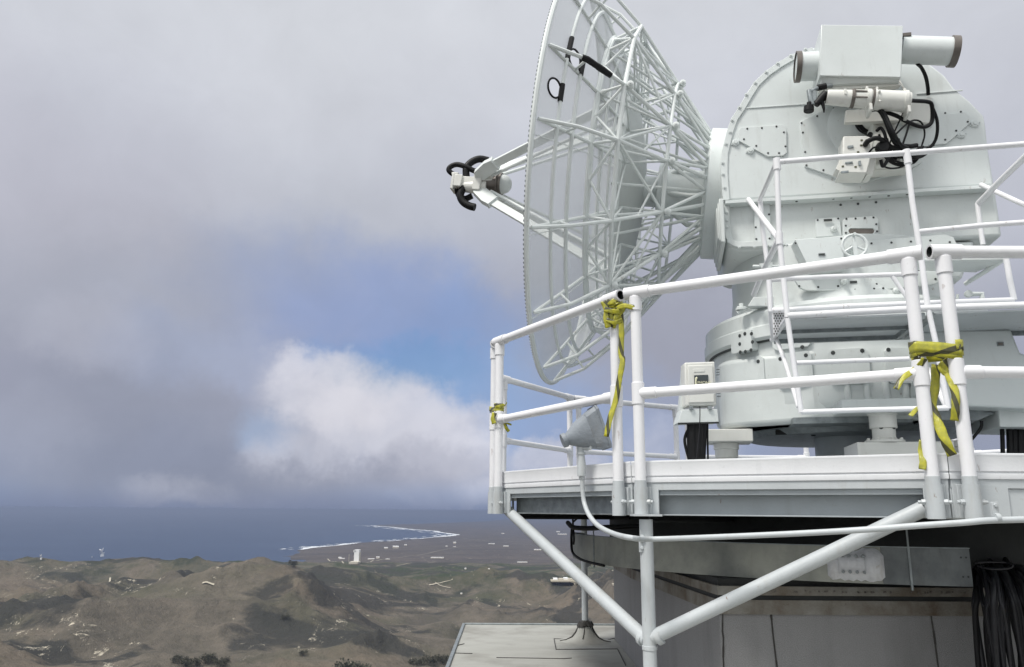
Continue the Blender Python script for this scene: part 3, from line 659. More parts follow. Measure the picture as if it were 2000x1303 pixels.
# curved tray
def arc(R_,a0,a1,n): return [(PC[0]+R_*math.cos(a),PC[1]+R_*math.sin(a)) for a in np.radians(np.linspace(a0,a1,n))]
def ang_at(px,R_):   # angle on circle R_ seen at column px (front side)
    best=None
    for a in np.radians(np.linspace(180,300,2400)):
        P=np.array([PC[0]+R_*math.cos(a),PC[1]+R_*math.sin(a),-.3]); q=1000+FPX*(P@CR)/(P@CF)
        if best is None or abs(q-px)<best[0]: best=(abs(q-px),a)
    return math.degrees(best[1])
RT=2.60; a_end=ang_at(1896,RT)
tr=thing('ring_tray',(PC[0],PC[1],-.3),'weathered curved galvanised gutter ring with a riveted gray painted patch','gutter')
ZT0,ZT1=-.415,-.20
a_spl=ang_at(1722,RT)
for a0,a1,m_,nm in ((172,a_spl,'tray','tray_band'),(a_spl+.05,a_end,'tray2','tray_band')):
    b=MB(); n=max(12,int(abs(a1-a0)/1.2)); segs=arc(RT,a0,a1,n); ins=arc(RT-.10,a0,a1,n); ic=arc(RT-.015,a0,a1,n)
    b.grid([[(x,y,ZT1) for x,y in ins],[(x,y,ZT1+.004) for x,y in segs],[(x,y,ZT0) for x,y in segs],[(x,y,ZT0-.004) for x,y in ins],[(x,y,ZT0+.006) for x,y in ins],[(x,y,ZT0+.012) for x,y in ic],[(x,y,ZT1-.012) for x,y in ic],[(x,y,ZT1-.008) for x,y in ins]])
    b.build(nm,m_,tr,smooth=40)
b=MB(); b.grid([[(x,y,ZT1+.006) for x,y in arc(RT+.012,172,a_end,70)],[(x,y,ZT1+.001) for x,y in arc(RT+.012,172,a_end,70)],[(x,y,ZT1+.001) for x,y in arc(RT-.02,172,a_end,70)],[(x,y,ZT1+.006) for x,y in arc(RT-.02,172,a_end,70)]],closed=False); b.build('top_lip','galv',tr)
def onr(px,py,R_):  # ray meets the vertical cylinder of radius R_ round the platform centre
    d=ray(px,py); a=d[0]**2+d[1]**2; bb=-2*(d[0]*PC[0]+d[1]*PC[1]); c=PC@PC-R_**2; t=(-bb-math.sqrt(max(0,bb*bb-4*a*c)))/(2*a); return d*t
b=MB()
for px in (1160,1776):
    q=onr(px,1090,RT+.004); a=math.atan2(q[1]-PC[1],q[0]-PC[0]); nx=(math.cos(a),math.sin(a),0); b.box((q[0],q[1],(ZT0+ZT1)/2),(.010,.012,ZT1-ZT0+.02),(nx,(-nx[1],nx[0],0),(0,0,1))); 
    b.tube([(q[0],q[1],ZT1),(q[0],q[1],.02)],.006,6); b.tube([(q[0],q[1],ZT0+.01),(q[0],q[1],ZT0-.03)],.008,6)
b.build('hanger_strap','galv',tr)
b=MB(); rows=[]
for j in range(15):
    px=1613+j*7.9; up_,dn=[onr(px,y,RT+.003) for y in (1068,1120)]
    jz=random.uniform(-.022,.004); rows.append([(up_[0],up_[1],-.208+jz),(up_[0],up_[1],-.402+random.uniform(-.004,.014))] if j not in(0,14) else [(up_[0],up_[1],-.25),(up_[0],up_[1],-.375)])
b.grid([list(x) for x in rows]); pp=b.build('paint_patch','paintpatch',tr,solid=.004)
b=MB(); rows=[]
for j in range(9):
    px=1636+j*6.6; q=onr(px,1090,RT+.009); rows.append([(q[0],q[1],-.235),(q[0],q[1],-.365)])
b.grid(rows); b.build('splice_plate','paintpatch',tr,solid=.006)
b=MB()
for px in (1645,1658,1672,1686):
    for z in (-.255,-.35):
        q=onr(px,1090,RT+.012); a=np.array([q[0]-PC[0],q[1]-PC[1],0]); b.lathe((q[0],q[1],z),a,[(0,.011),(.012,.009)],6)
b.build('splice_bolt','galv',tr)
b=MB()
for z in (-.25,-.36):
    for px in (1878,1888):
        q=onr(px,1100,RT+.002); a=np.array([q[0]-PC[0],q[1]-PC[1],0]); b.lathe((q[0],q[1],z),a,[(0,.006),(.002,.006)],8)
b.build('bolt_hole','hole',tr)
# conduit clamp bracket on left end of the tray
def cable(name,pts,r,label,cat='cable',group=None,m='cable',n=8,seg=8,org=None):
    b=MB(); b.tube(curve(pts,n),r,seg); o=b.build(name,m,org=org if org is not None else pts[0],smooth=60); return tag(o,label,cat,group)
q0=onr(1124,1025,RT+.02)
def nr(px,py,y): p=at(px,py,y); return tuple(float(v) for v in p)
cable('black_cable',[nr(1109,1021,7.0),nr(1120,1030,6.8),nr(1150,1032,6.6),nr(1185,1030,6.4),nr(1250,1028,6.2)],.020,'thick black cable end lying along the top of the gutter ring','cable',m='rubber')
cable('black_cable',[nr(1117,1030,6.9),nr(1116,1055,6.9),nr(1118,1078,6.8),nr(1130,1090,6.6),nr(1150,1098,6.4),nr(1180,1105,6.2)],.011,'black cable looping down round the left end of the gutter ring',m='rubber')
cable('black_cable',[nr(1118,995,6.9),nr(1119,1020,6.9),nr(1121,1050,6.8),nr(1120,1064,6.8)],.008,'thin black cable dropping from the deck to the gutter ring end',m='rubber')
cable('black_cable',[nr(1158,1002,6.5),nr(1180,1002,6.5),nr(1205,1010,6.4),nr(1230,1012,6.3)],.009,'thin black cable sagging under the deck beam near the conduit',m='rubber')
cable('black_cable',[nr(1140,1000,6.7),nr(1128,1012,6.8),nr(1119,1020,6.9)],.008,'short slanting black cable above the gutter ring end',m='rubber')
# bundle of hanging cables at right
rnd=random.Random(11)
CL=['leftmost cable of the bundle, hugging the wall','second cable from the left edge of the bundle']
for i in range(34):
    t=(i+rnd.uniform(-.4,.4))/33; yy=4.72+rnd.uniform(-.2,.32); r_=rnd.choice([.008,.010,.012,.016,.020,.024])
    ex=1912+t*125; dx=rnd.uniform(0,1)
    top=nr(1893+t*75+rnd.uniform(-4,8),1098+rnd.uniform(0,22)-10*t,yy+.45); k1=nr(1900+t*95+10*dx,1112+rnd.uniform(0,24),yy+.12)
    mid=nr(1904+t*118+rnd.uniform(-4,14),1150+rnd.uniform(0,30),yy); low=nr(ex+rnd.uniform(-10,10),1215+rnd.uniform(0,20),yy); end=(low[0]+rnd.uniform(-.04,.05),low[1]+rnd.uniform(-.1,.1),low[2]-.75)
    cable('hanging_cable',[top,k1,mid,low,end],r_,'black cable hanging in the thick bundle over the wall at right','cable','cables in the hanging bundle at right',m=rnd.choice(['cable','cable','rubber']))
cable('cable_loop',[nr(1910,1106,4.6),nr(1940,1112,4.5),nr(1972,1110,4.5),nr(1978,1103,4.5),nr(1965,1099,4.6),nr(1930,1098,4.6),nr(1906,1100,4.6)],.005,'thin gray cable loop lying across the top of the hanging bundle',m='cable')
# ------------------------------------------------------------------ floodlight and its conduit
fy=5.30
pl=nr(1134,930,fy); ft=thing('floodlight',pl,'gray painted floodlight on a stub pole at the deck edge','light')
q=nr(1137,905,fy); pb=nr(1136,930,fy); pt=nr(1133,872,fy)
b=MB(); b.tube([pb,nr(1136,912,fy),nr(1135,890,fy),pt],[.030,.030,.024,.022],16); b.tube([nr(1137,936,fy),pb],.020,16); b.tube([nr(1135,888,fy),nr(1135,884,fy)],.03,16); b.build('stub_pole','graylt',ft)
ctr=np.array(nr(1139,847,fy)); ax=np.array([1.,.12,.0]); ax/=np.linalg.norm(ax)
sd_=np.cross(ax,[0,0,1.]); sd_/=np.linalg.norm(sd_); upv=np.cross(sd_,ax); tilt=RAD(20); ax2=ax*math.cos(tilt)+upv*math.sin(tilt); up2=-ax*math.sin(tilt)+upv*math.cos(tilt)
def sect(t,hw,hh,sq,n=28):
    out=[]
    for j in range(n):
        a=2*math.pi*j/n; c_,s_=math.cos(a),math.sin(a); k=1/max(abs(c_),abs(s_)); f=(1-sq)+sq*k
        out.append(tuple(ctr+ax2*t+sd_*hw*c_*f+up2*hh*s_*f))
    return out
b=MB(); rows=[sect(-.155,.001,.001,0),sect(-.155,.045,.048,0),sect(-.125,.048,.05,0),sect(-.12,.038,.04,0),sect(-.085,.055,.06,.05),sect(-.05,.072,.085,.1),sect(-.01,.085,.105,.35),sect(.035,.10,.118,.7),sect(.038,.104,.122,.75),sect(.09,.125,.138,1),sect(.11,.13,.144,1),sect(.112,.138,.152,1),sect(.128,.138,.152,1),sect(.13,.12,.13,1)]
b.grid(rows,closed=True); b.build('lamp_housing','lamp',ft,bevel=.003)
b=MB(); b.grid([sect(.130,.11,.11,1),sect(.130,.001,.001,1)],closed=True); b.build('lens','glass',ft)
b=MB(); 
for s_ in(-1,1):
    p=ctr+sd_*.055*s_; b.tube([tuple(np.array(pt)+np.array([0,0,-.01])),tuple(p-up2*.11),tuple(p-up2*.07+ax2*.02)],.012,8)
b.tube([tuple(np.array(pt)),tuple(ctr-up2*.09)],.028,12); b.build('yoke','graylt',ft)
for q_,t_ in ((.3,.02),(1.2,.02),(-.8,.02)):
    pass
cpts=[nr(1137,936,fy),nr(1138,960,fy),nr(1142,985,fy-.02),nr(1152,1008,fy-.12),nr(1170,1028,fy-.3),nr(1200,1043,fy-.55),nr(1235,1051,fy-.85),nr(1275,1053,4.72),nr(1400,1049,4.45),nr(1560,1042,4.2),nr(1700,1034,4.02),nr(1790,1027,3.92),nr(1880,1021,3.83),nr(1925,1017,3.80),nr(1990,1015,3.80),nr(2120,1012,3.78)]
b=MB(); b.tube(curve(cpts,8),.0155,14); cdt=thing('conduit_pipe',cpts[0],'long thin gray conduit curving from the floodlight along under the deck','conduit'); b.build('pipe','graylt',cdt)
for px,py,y in ((1253,1052,4.83),(1947,1012,3.80)):
    c_=nr(px,py,y); b=MB(); b.tube([(c_[0]-.008,c_[1],c_[2]),(c_[0]+.012,c_[1],c_[2])],.023,12); b.box((c_[0],c_[1]+.01,c_[2]-.045 if px<1500 else c_[2]+.04),(.03,.02,.07)); b.tube([(c_[0],c_[1]-.01,c_[2]+(.06 if px>1500 else -.055)),(c_[0],c_[1]+.02,c_[2]+(.06 if px>1500 else -.055))],.010,6); b.build('clamp','graylt',cdt,bevel=.002)
# ================================================================== THE RADAR ANTENNA
BE=.20653855; EP=.13317126; ZC=3.07223
AO=np.array([PC[0],PC[1],0.])
AU=np.array([math.cos(BE),-math.sin(BE),0.]); AV=np.array([-math.sin(BE),-math.cos(BE),0.]); AZ_=np.array([0,0,1.])
def A3(u,v,z): return AO+AU*u+AV*v+AZ_*z
def pv_(px,py,v):  # pixel column/row read onto the antenna's own plane v = const
    d=ray(px,py); t=(v+AO@AV)/(d@AV); return d*t
def uz(px,py,v): p=pv_(px,py,v); return float((p-AO)@AU),float(p[2])
AX=(tuple(AU),tuple(AV),tuple(AZ_))
an=thing('radar_antenna',tuple(AO+AZ_*.31),'white mesh dish radar antenna on a round cast pedestal, filling the platform','radar antenna')
# ---- dish frame
DA=-AU*math.cos(EP)+AZ_*math.sin(EP); DN=AU*math.sin(EP)+AZ_*math.cos(EP); DC=AO+AZ_*ZC
def D3(s,r,ph): return DC+DA*s+AV*(r*math.cos(ph))+DN*(r*math.sin(ph))
RR=2.125; SR=2.624; FOC=1.42
def surf_s(r): return SR-(RR*RR-r*r)/(4*FOC)
SV=surf_s(0)
NT=96
hole_cells=set()
def reflector():
    b=MB(); p_=MB()
    rs=[1.06]+list(np.linspace(1.12,RR,17)); n=144
    V=[[tuple(D3(surf_s(r),r,2*math.pi*j/n)) for j in range(n)] for r in rs]
    # the two ragged openings cut in the mesh, edged in black
    def hole(ph,r):
        for (p0,r0,dp,dr) in ((RAD(14.5),1.83,RAD(3.0),.062),(RAD(1.8),1.975,RAD(2.4),.062)):
            if (((ph+math.pi)%(2*math.pi)-math.pi-p0)/dp)**2+((r-r0)/dr)**2<1: return True
        return False
    vs=[q for row in V for q in row]; fs=[]
    for i in range(len(rs)-1):
        for j in range(n):
            k=(j+1)%n; fs.append((i*n+j,i*n+k,(i+1)*n+k,(i+1)*n+j))
    b.add(vs,fs)
    # refine around openings: rebuild the sheet finely there
    b2=MB(); keep=[]
    for f in fs:
        i,j=f[0]//n,f[0]%n; ph=2*math.pi*(j+.5)/n; r=(rs[i]+rs[i+1])/2
        if (ph<RAD(22) or ph>RAD(357)) and r>1.6:
            m=9
            for a in range(m):
                for c in range(m):
                    p0=2*math.pi*(j+a/m)/n;p1=2*math.pi*(j+(a+1)/m)/n; r0=rs[i]+(rs[i+1]-rs[i])*c/m; r1=rs[i]+(rs[i+1]-rs[i])*(c+1)/m
                    if not hole((p0+p1)/2,(r0+r1)/2): b2.add([D3(surf_s(r0),r0,p0),D3(surf_s(r0),r0,p1),D3(surf_s(r1),r1,p1),D3(surf_s(r1),r1,p0)],[(0,1,2,3)])
        else: keep.append(f)
    b.f=keep; b.m=[0]*len(keep); b.add(b2.v,b2.f)
    rp=b.build('reflector_mesh','mesh',an,smooth=0)
    b=MB(); rows=[[tuple(D3(surf_s(r),r,2*math.pi*j/64)) for j in range(64)] for r in (.02,.35,.7,1.06,1.06)]
    rows[-1]=[tuple(D3(surf_s(1.06)-.02,1.06,2*math.pi*j/64)) for j in range(64)]
    b.grid(rows,closed=True); b.build('solid_centre_panel','panel',an,smooth=50)
    b=MB(); b.ring([D3(SR,RR,2*math.pi*j/NT) for j in range(NT)],.024,8); rim=b.build('rim','tube',an)
    b=MB()
    for j in range(330):
        a=2*math.pi*j/330; b.tube([D3(SR+.020,RR+.010,a),D3(SR+.020,RR+.010,a+.008),],.007,4)
    b.build('rim_lacing','galv',rim)
    for R_,rad_ in ((1.915,.016),(1.755,.018),(1.53,.018),(1.36,.012),(1.22,.012),(1.06,.03)):
        b=MB(); b.ring([D3(surf_s(R_)-.015,R_,2*math.pi*j/NT) for j in range(NT)],rad_,8); b.build('ring_tube','tube',an)
    b=MB()
    for k in range(16):
        a=2*math.pi*(k+.5)/16
        b.tube([D3(surf_s(r)-.012,r,a) for r in (1.06,1.3,1.53,1.76,1.9,2.12)],.004,5)
    b.build('mesh_seams','tube',an)
    # black edging of the openings
    for (p0,r0,dp,dr) in ((RAD(14.5),1.83,RAD(3.0),.062),(RAD(1.8),1.975,RAD(2.4),.062)):
        b=MB(); b.ring([D3(surf_s(r0+dr*1.02*math.sin(t))-.004,r0+dr*1.02*math.sin(t),p0+dp*1.02*math.cos(t)) for t in np.linspace(0,2*math.pi,28,endpoint=False)],.009,6); b.build('black_edging','rubber',an)
reflector()
# ---- truss
TB=[]   # rigid tube list per radial
NK=16
PHK=[]
for m_ in range(8):
    g_=9.4 if m_%2==0 else 11.25
    PHK+=[RAD(1.8+45*m_-g_),RAD(1.8+45*m_+g_)]
PHM=[(PHK[k]+(PHK[(k+1)%NK]+(2*math.pi if k==NK-1 else 0)))/2 for k in range(NK)]
SB,RB=1.975,1.63     # outer back ring
S2,R2=1.575,1.095    # middle back ring
SH,RH=1.20,.61       # hub flange ring
P_=[D3(surf_s(2.10)-.02,2.10,a) for a in PHK]
Q_=[D3(2.215,1.515,a) for a in PHK]; QH=[D3(2.205,1.53,a) for a in PHM]
A_n=[D3(SB,RB,a) for a in PHK]; B_n=[D3(S2,R2,a) for a in PHK]; H_n=[D3(SH,RH,a) for a in PHK]; HH=[D3(SH,RH,a) for a in PHM]
I_=[D3(surf_s(.98)-.04,.98,a) for a in PHK]; IH=[D3(surf_s(1.2)-.03,1.2,a) for a in PHM]
def mid(p,q,t=.5): return p+(q-p)*t
def bent(k):
    a=PHK[k]; m_=mid(P_[k],A_n[k],.45); return m_+(AV*math.cos(a)+DN*math.sin(a))*.05-DA*.03
for k in range(NK):
    k2=(k+1)%NK; b=MB(); T=lambda p,q,r=.0165: b.tube([p,q],r,8)
    bp_=bent(k); b.tube([P_[k],bp_,A_n[k]],.018,8); T(P_[k],Q_[k],.016); T(Q_[k],A_n[k],.014)
    T(mid(P_[k],Q_[k],.5),bp_,.012)
    T(A_n[k],B_n[k],.018); T(B_n[k],H_n[k],.019); T(Q_[k],B_n[k],.012); T(Q_[k],I_[k],.013); T(I_[k],B_n[k],.013); T(I_[k],A_n[k],.010)
    o=b.build('radial_truss','tube',an)
    if k in (0,1,2,3,15,14):
        for nd,q_ in ((A_n[k],(1,14)),(B_n[k],(0,1,2,3,15,14)),(Q_[k],(1,))):
            if k in q_:
                b2=MB(); b2.lathe(nd-DA*.05,AV,[(-.03,.028),(.028,.030),(.030,.020),(.042,.020),(.044,.009),(.052,.009)],12); b2.build('node_bolt','tube',o)
    b=MB(); T(A_n[k],A_n[k2],.020); T(B_n[k],B_n[k2],.018); T(Q_[k],QH[k],.020); T(QH[k],Q_[k2],.020)
    T(A_n[k],QH[k],.013); T(A_n[k2],QH[k],.013); T(A_n[k],I_[k2],.009); T(mid(A_n[k],B_n[k]),B_n[k2],.010); T(B_n[k],HH[k],.016); T(B_n[k2],HH[k],.016)
    T(IH[k],HH[k],.014)
    if k%2==0: T(A_n[k],B_n[k2],.013)
    else: T(A_n[k2],B_n[k],.013)
    b.build('bracing_panel','tube',an)
b=MB(); b.ring([D3(SH,RH,2*math.pi*j/48) for j in range(48)],.03,8); b.build('hub_ring','tube',an)
# wrapped black part of one truss tube, and two fluffy wrapped ring pieces
kk_=[i for i,a in enumerate(PHK) if abs(math.degrees(a)-11.2)<1][0]; bq=bent(kk_)
b=MB(); b.tube([mid(P_[kk_],bq,.86),bq,mid(bq,A_n[kk_],.25),mid(bq,A_n[kk_],.33),mid(bq,A_n[kk_],.62)],[.027,.029,.027,.030,.026],10); b.build('black_wrapping','rubber',an)
b=MB(); b.tube([D3(surf_s(1.915)-.016,1.915,RAD(a)) for a in (12,14,17,19.5)],.024,9); b.build('black_wrapping','rubber',an)
b=MB(); b.tube([D3(surf_s(1.755)-.016,1.755,RAD(a)) for a in (11,13.5,16.5)],.026,9); b.build('black_wrapping','rubber',an)
b=MB(); b.tube([D3(surf_s(1.92)-.016,1.915,RAD(a)) for a in (-.8,1,4)],.024,9); b.build('black_wrapping','rubber',an)
# centre hub: horn box behind the vertex, waveguide runs
def Dv(s,v,n): return DC+DA*s+AV*v+DN*n
b=MB(); b.lathe(Dv(1.13,0,0),DA,[(0,.24),(.50,.24),(.52,.30),(.56,.30),(.58,.16),(.72,.16)],32); b.build('hub_canister','ant',an)
b=MB()
for v0,n0 in ((.30,.22),(.34,-.16),(-.2,.3),(.1,-.38)):
    b.tube([Dv(1.05,v0,n0),Dv(1.22,v0,n0),Dv(1.36,v0*.95,n0),Dv(1.55,v0*.6,n0*.6),Dv(1.75,.1,n0*.3)],.028,10)
    b.tube([Dv(1.20,v0,n0),Dv(1.225,v0,n0)],.055,12); b.tube([Dv(1.10,v0,n0),Dv(1.125,v0,n0)],.055,12)
b.build('waveguide_run','ant2',an,bevel=.003)
# ---- feed assembly
FS=3.46
fd=MB()
fd.lathe(Dv(FS-.30,0,0),DA,[(.13,.01),(.14,.05),(.17,.088),(.21,.105),(.25,.108),(.26,.108)],24); feed=fd.build('feed_dome','panel',an)
b=MB(); b.lathe(Dv(FS-.06,0,0),DA,[(0,.125),(.02,.125),(.021,.11),(.035,.11),(.036,.122),(.05,.122),(.051,.09),(.20,.075),(.30,.07)],24); b.build('clamp_ring','brown',feed)
b=MB(); 
b.box(Dv(FS+.20,0,0),(.09,.22,.24),(DA,AV,DN)); b.box(Dv(FS+.32,0,-.01),(.2,.12,.12),(DA,AV,DN)); b.box(Dv(FS+.43,.02,-.01),(.09,.13,.14),(DA,AV,DN)); b.box(Dv(FS+.49,0,-.02),(.035,.17,.19),(DA,AV,DN)); b.box(Dv(FS+.49,.0,.085),(.08,.09,.03),(DA,AV,DN)); b.lathe(Dv(FS+.1,0,-.05),DA,[(0,.09),(.3,.06)],16)
b.box(Dv(FS+.10,.06,.05),(.14,.05,.10),(DA,AV,DN))
b.build('feed_box','instr',an,bevel=.008)
for k,a in enumerate((RAD(-65),RAD(25),RAD(115),RAD(205))):
    b=MB(); p=D3(surf_s(1.15),1.15,a); q=D3(FS+.06,.24,a); d=Vector(p-q).normalized(); s_=Vector(DA*math.sin(0)+AV*(-math.sin(a))+DN*math.cos(a)); n_=d.cross(s_).normalized(); q2=Vector(q)+d*.06
    L=(Vector(p)-q2).length; c=(Vector(p)+q2)/2; b.box(c,(L,.03,.095),(d,s_,n_)); st=b.build('feed_strut','tube',an,bevel=.004)
    b=MB(); e0=D3(FS+.23,.07,a); er=AV*math.cos(a)+DN*math.sin(a); e1=D3(FS+.23,.17,a)
    b.prism([Vector(e0)+s_*.03,Vector(e1)+s_*.03,Vector(q)+n_*.075*(1 if n_.dot(Vector(er))>0 else -1)+s_*.03,Vector(q)+d*.11+n_*.07*(1 if n_.dot(Vector(er))>0 else -1)+s_*.03,Vector(q)+d*.11-n_*.07*(1 if n_.dot(Vector(er))>0 else -1)+s_*.03,Vector(D3(FS+.13,.07,a))+s_*.03],s_*-.06); b.box(Vector(q)+d*.10,(.014,.075,.15),(d,s_,n_))
    b.build('strut_bracket','tube',st,bevel=.004)
    b=MB(); p=D3(surf_s(1.05)+.02,.98,a); q=D3(FS+.04,.12,a); b.tube([q,p],.019,10); b.build('feed_stay','tube',an)
def hose(pts,r): 
    b=MB(); b.tube(curve(pts,10),r,12); b.build('waveguide_hose','rubber',an)
hose([Dv(3.95,0,.07),Dv(4.03,.02,.12),Dv(4.02,.02,.17),Dv(3.95,.02,.20),Dv(3.85,.02,.18),Dv(3.75,0,.145),Dv(3.66,-.02,.14)],.030)
hose([Dv(3.82,.0,.05),Dv(3.84,.0,.17),Dv(3.80,-.03,.26),Dv(3.72,-.05,.31),Dv(3.62,-.08,.31)],.040)
hose([Dv(3.82,.02,-.05),Dv(3.85,.03,-.16),Dv(3.81,.03,-.24),Dv(3.73,.03,-.285),Dv(3.66,.03,-.30)],.042)
hose([Dv(3.92,-.02,-.08),Dv(3.89,-.05,-.14),Dv(3.82,-.06,-.17),Dv(3.74,-.06,-.13)],.034)
# ---- hub flange drum at the left of the yoke
b=MB(); b.lathe(Dv(1.0,0,0),DA,[(-.30,.67),(.195,.67),(.2,.66),(.2,.5),(.16,.5)],72)
b.build('flange_drum','ant',an,bevel=.004)
# ---- yoke housing
V0=.82
def face(pts,v,thick,name,m,parent,bevel=.01,seg=2,grow=1.):
    b=MB(); b.prism([pv_(px,py,v) for px,py in pts],-AV*thick,scale_back=grow); return b.build(name,m,parent,bevel=bevel,seg=seg)
def bolts(b,pts,v,r=.010,h=.008,mi=0,seg=8,rim=0.):
    for px,py in pts:
        p=pv_(px,py,v)
        if rim: b.lathe(p,AV,[(0,r*rim),(h*.5,r*rim*.95)],12,mi=1)
        b.lathe(p+AV*(h*.5 if rim else 0),AV,[(0,r),(h,r*.8)],seg,mi=mi)
ARCH=[(1412,392),(1408,340),(1409,300),(1419,258),(1428,232),(1443,210),(1458,184),(1473,161),(1495,140),(1519,123),(1545,108),(1586,93.5),(1630,86),(1690,84),(1750,94),(1790,108),(1822,129),(1845,147),(1864,172),(1895,198),(1922,226),(1926,250),(1930,290),(1936,325),(1942,362)]
hs=face(ARCH,V0,1.45,'yoke_housing','ant',an,bevel=.02,seg=3)
# raised edge flange
def edgeband(pts,v,wd,th,name,m,parent,inward=True):
    P=[Vector(pv_(px,py,v)) for px,py in pts]; c=sum(P,Vector())/len(P); rows=[]
    for i,p in enumerate(P):
        t=(P[min(i+1,len(P)-1)]-P[max(i-1,0)]).normalized(); n_=t.cross(Vector(AV)).normalized()
        if n_.dot(c-p)<0: n_=-n_
        f=Vector(AV)*th; rows.append([p-f,p+f,p+n_*wd+f,p+n_*wd-f])
    b=MB(); b.grid(rows,closed=True); return b.build(name,m,parent,bevel=.003,smooth=25)
lf=edgeband(ARCH[:12],V0+.004,.06,.012,'edge_flange','ant',hs)
b=MB(); bolts(b,[(1418,281),(1411,318),(1412,340),(1415,366),(1426,258),(1430,235),(1444,210),(1457.5,185),(1475,162),(1496.5,141),(1519,124),(1544.5,109),(1573,96.5)],V0+.017,.009,.01,mi=1,rim=1.9); b.build('flange_bolt',['hole','ant'],lf)
# horizontal skin seam across the face
b=MB(); a,c=pv_(1440,213,V0),pv_(1585,203,V0); b.box(mid(a,c)+AV*.004,(np.linalg.norm(c-a),.01,.012),((c-a)/np.linalg.norm(c-a),AV,AZ_)); a,c=pv_(1790,184,V0),pv_(1880,177,V0); b.box(mid(a,c)+AV*.004,(np.linalg.norm(c-a),.01,.012),((c-a)/np.linalg.norm(c-a),AV,AZ_)); b.build('skin_seam','ant',hs,bevel=.002)
a,c=pv_(1885,190,V0),pv_(1941,362,V0)
# lower recessed beam
BM=[(1414,394),(1412,430),(1416,470),(1424,484),(1440,490),(1560,486),(1660,480),(1840,468),(1958,462),(1952,420),(1944,366),(1800,372),(1600,385)]
bm=face(BM,V0-.07,1.3,'yoke_beam','ant2',an,bevel=.03,seg=3)
b=MB(); pts=[(1416,394),(1600,384),(1800,371),(1942,363)]; P=[pv_(*p,V0) for p in pts]
b.grid([[p+AV*.01,p+AV*.03,p+AV*.03-AZ_*.03,p-AV*.12-AZ_*.03,p-AV*.12] for p in P],closed=True); lg=b.build('ledge_flange','ant',bm,smooth=20,bevel=.002)
b=MB()
for px,py in [(1556,384),(1592,381),(1628,379),(1663,377),(1699,375),(1736,373),(1772,370),(1809,367),(1846,365)]:
    p=pv_(px,py+7,V0)-AV*.01; b.lathe(p-AZ_*.0,-AZ_,[(0,.013),(.012,.011)],8)
b.build('ledge_bolt','hole',lg)
lf2=edgeband([(1414,396),(1413,430),(1417,466),(1424,478),(1438,484),(1470,484),(1520,481),(1560,480)],V0-.045,.05,.03,'lower_edge_flange','ant2',bm)
b=MB(); bolts(b,[(1419,415),(1420,430),(1420,443),(1423,472),(1444,483),(1474,482),(1505,480),(1537,478),(1567,474),(1594,472),(1723,467),(1752,465),(1784,463),(1817,461),(1865,476)],V0-.012,.008,.01,mi=1,rim=1.8); b.build('flange_bolt',['hole','ant'],lf2)
b=MB(); bolts(b,[(1642,400),(1676,398),(1711,395)],V0-.065,.012,.004); b.build('vent_hole','hole',bm)
# left access pack at the beam's end
for i,(w0,h0,o) in enumerate(((.02,.42,0),(.05,.36,.03),(.03,.30,.06))):
    b=MB(); uu,zz=uz(1408,455,V0-.3); b.box(A3(uu-.01-o*.4,V0-.35,zz-.02),(.04,.9-i*.08,h0),AX); b.build('end_cover','ant2',bm,bevel=.008)
def plate(pts,v,name,parent,boltpx=(),th=.02,m='ant',br=.011,bevel=.006,label=None):
    # plate standing th proud of plane v
    b=MB(); b.prism([pv_(px,py,v+th) for px,py in pts],-AV*(th+.004)); bolts(b,boltpx,v+th,br,.006,mi=1); o=b.build(name,[m,'hole'],parent,bevel=bevel)
    if label: o['label']=label
    return o
plate([(1446,249),(1530,243),(1536,252),(1537,298),(1530,304),(1500,306),(1443,275),(1442,256)],V0,'access_plate',hs,[(1459.5,251.5),(1488,250),(1516.5,247),(1531,258.5),(1534,286),(1521.5,299),(1500,299),(1477,285),(1453,272)])
plate([(1832,225),(1885,218),(1895,228),(1895,240),(1856,275),(1848,281),(1812,283),(1806,270)],V0,'access_plate',hs,[(1846,221),(1876.5,218.5),(1890,238),(1867.5,255.5),(1846,273)])
plate([(1562,238),(1622,208),(1690,200),(1760,210),(1808,235),(1820,262),(1800,318),(1760,338),(1700,352),(1650,352),(1572,325)],V0,'trunnion_plate',hs,[(1565.5,240.5),(1568,259),(1572.5,297),(1575,323),(1608,332.5),(1644.5,342.5),(1678.5,347),(1628.5,211.5),(1596,227)],th=.025)
b=MB(); c=pv_(1690,248,V0); b.lathe(c,AV,[(0,.33),(.03,.33),(.036,.32)],48); b.build('trunnion_disc','ant',hs,bevel=.003)
for px,py in ((1436.5,279.5),(1465.5,295),(1903,242.5),(1877,264)):
    b=MB(); b.lathe(pv_(px,py,V0),AV,[(0,.035),(.012,.035),(.02,.028),(.02,.018),(.03,.016)],16)
    for a in (.5,2.1,3.7,5.2): b.lathe(pv_(px,py,V0)+AU*.045*math.cos(a)+AZ_*.045*math.sin(a)*.6,AV,[(0,.006),(.012,.006)],6)
    b.build('lifting_boss','ant',hs)
# ---- trunnion hub and the optics carried by it
HC=pv_(1700,240,V0); 
b=MB(); b.lathe(HC+AV*.03,AV,[(0,.145),(.05,.145)],40); b.build('hub_gasket','rubber',hs)
b=MB(); b.lathe(HC+AU*.03+AV*.03,AV,[(0,.13),(.26,.13),(.262,.16),(.29,.16)],40,); tk=b.build('trunnion_hub','instr',an,bevel=.004)
VT=V0+.34
def PV(px,py,v=VT): return pv_(px,py,v)
b=MB(); b.prism([PV(1652,215),(PV(1775,206)),PV(1778,222),PV(1760,236),PV(1650,240)],-AV*.05); b.build('mount_saddle','instr',tk,bevel=.006)
b=MB(); b.prism([PV(1765,198,V0+.10),PV(1820,190,V0+.10),PV(1820,240,V0+.10),PV(1762,240,V0+.10)],-AV*.05); b.build('rear_plate','instr',tk,bevel=.006)
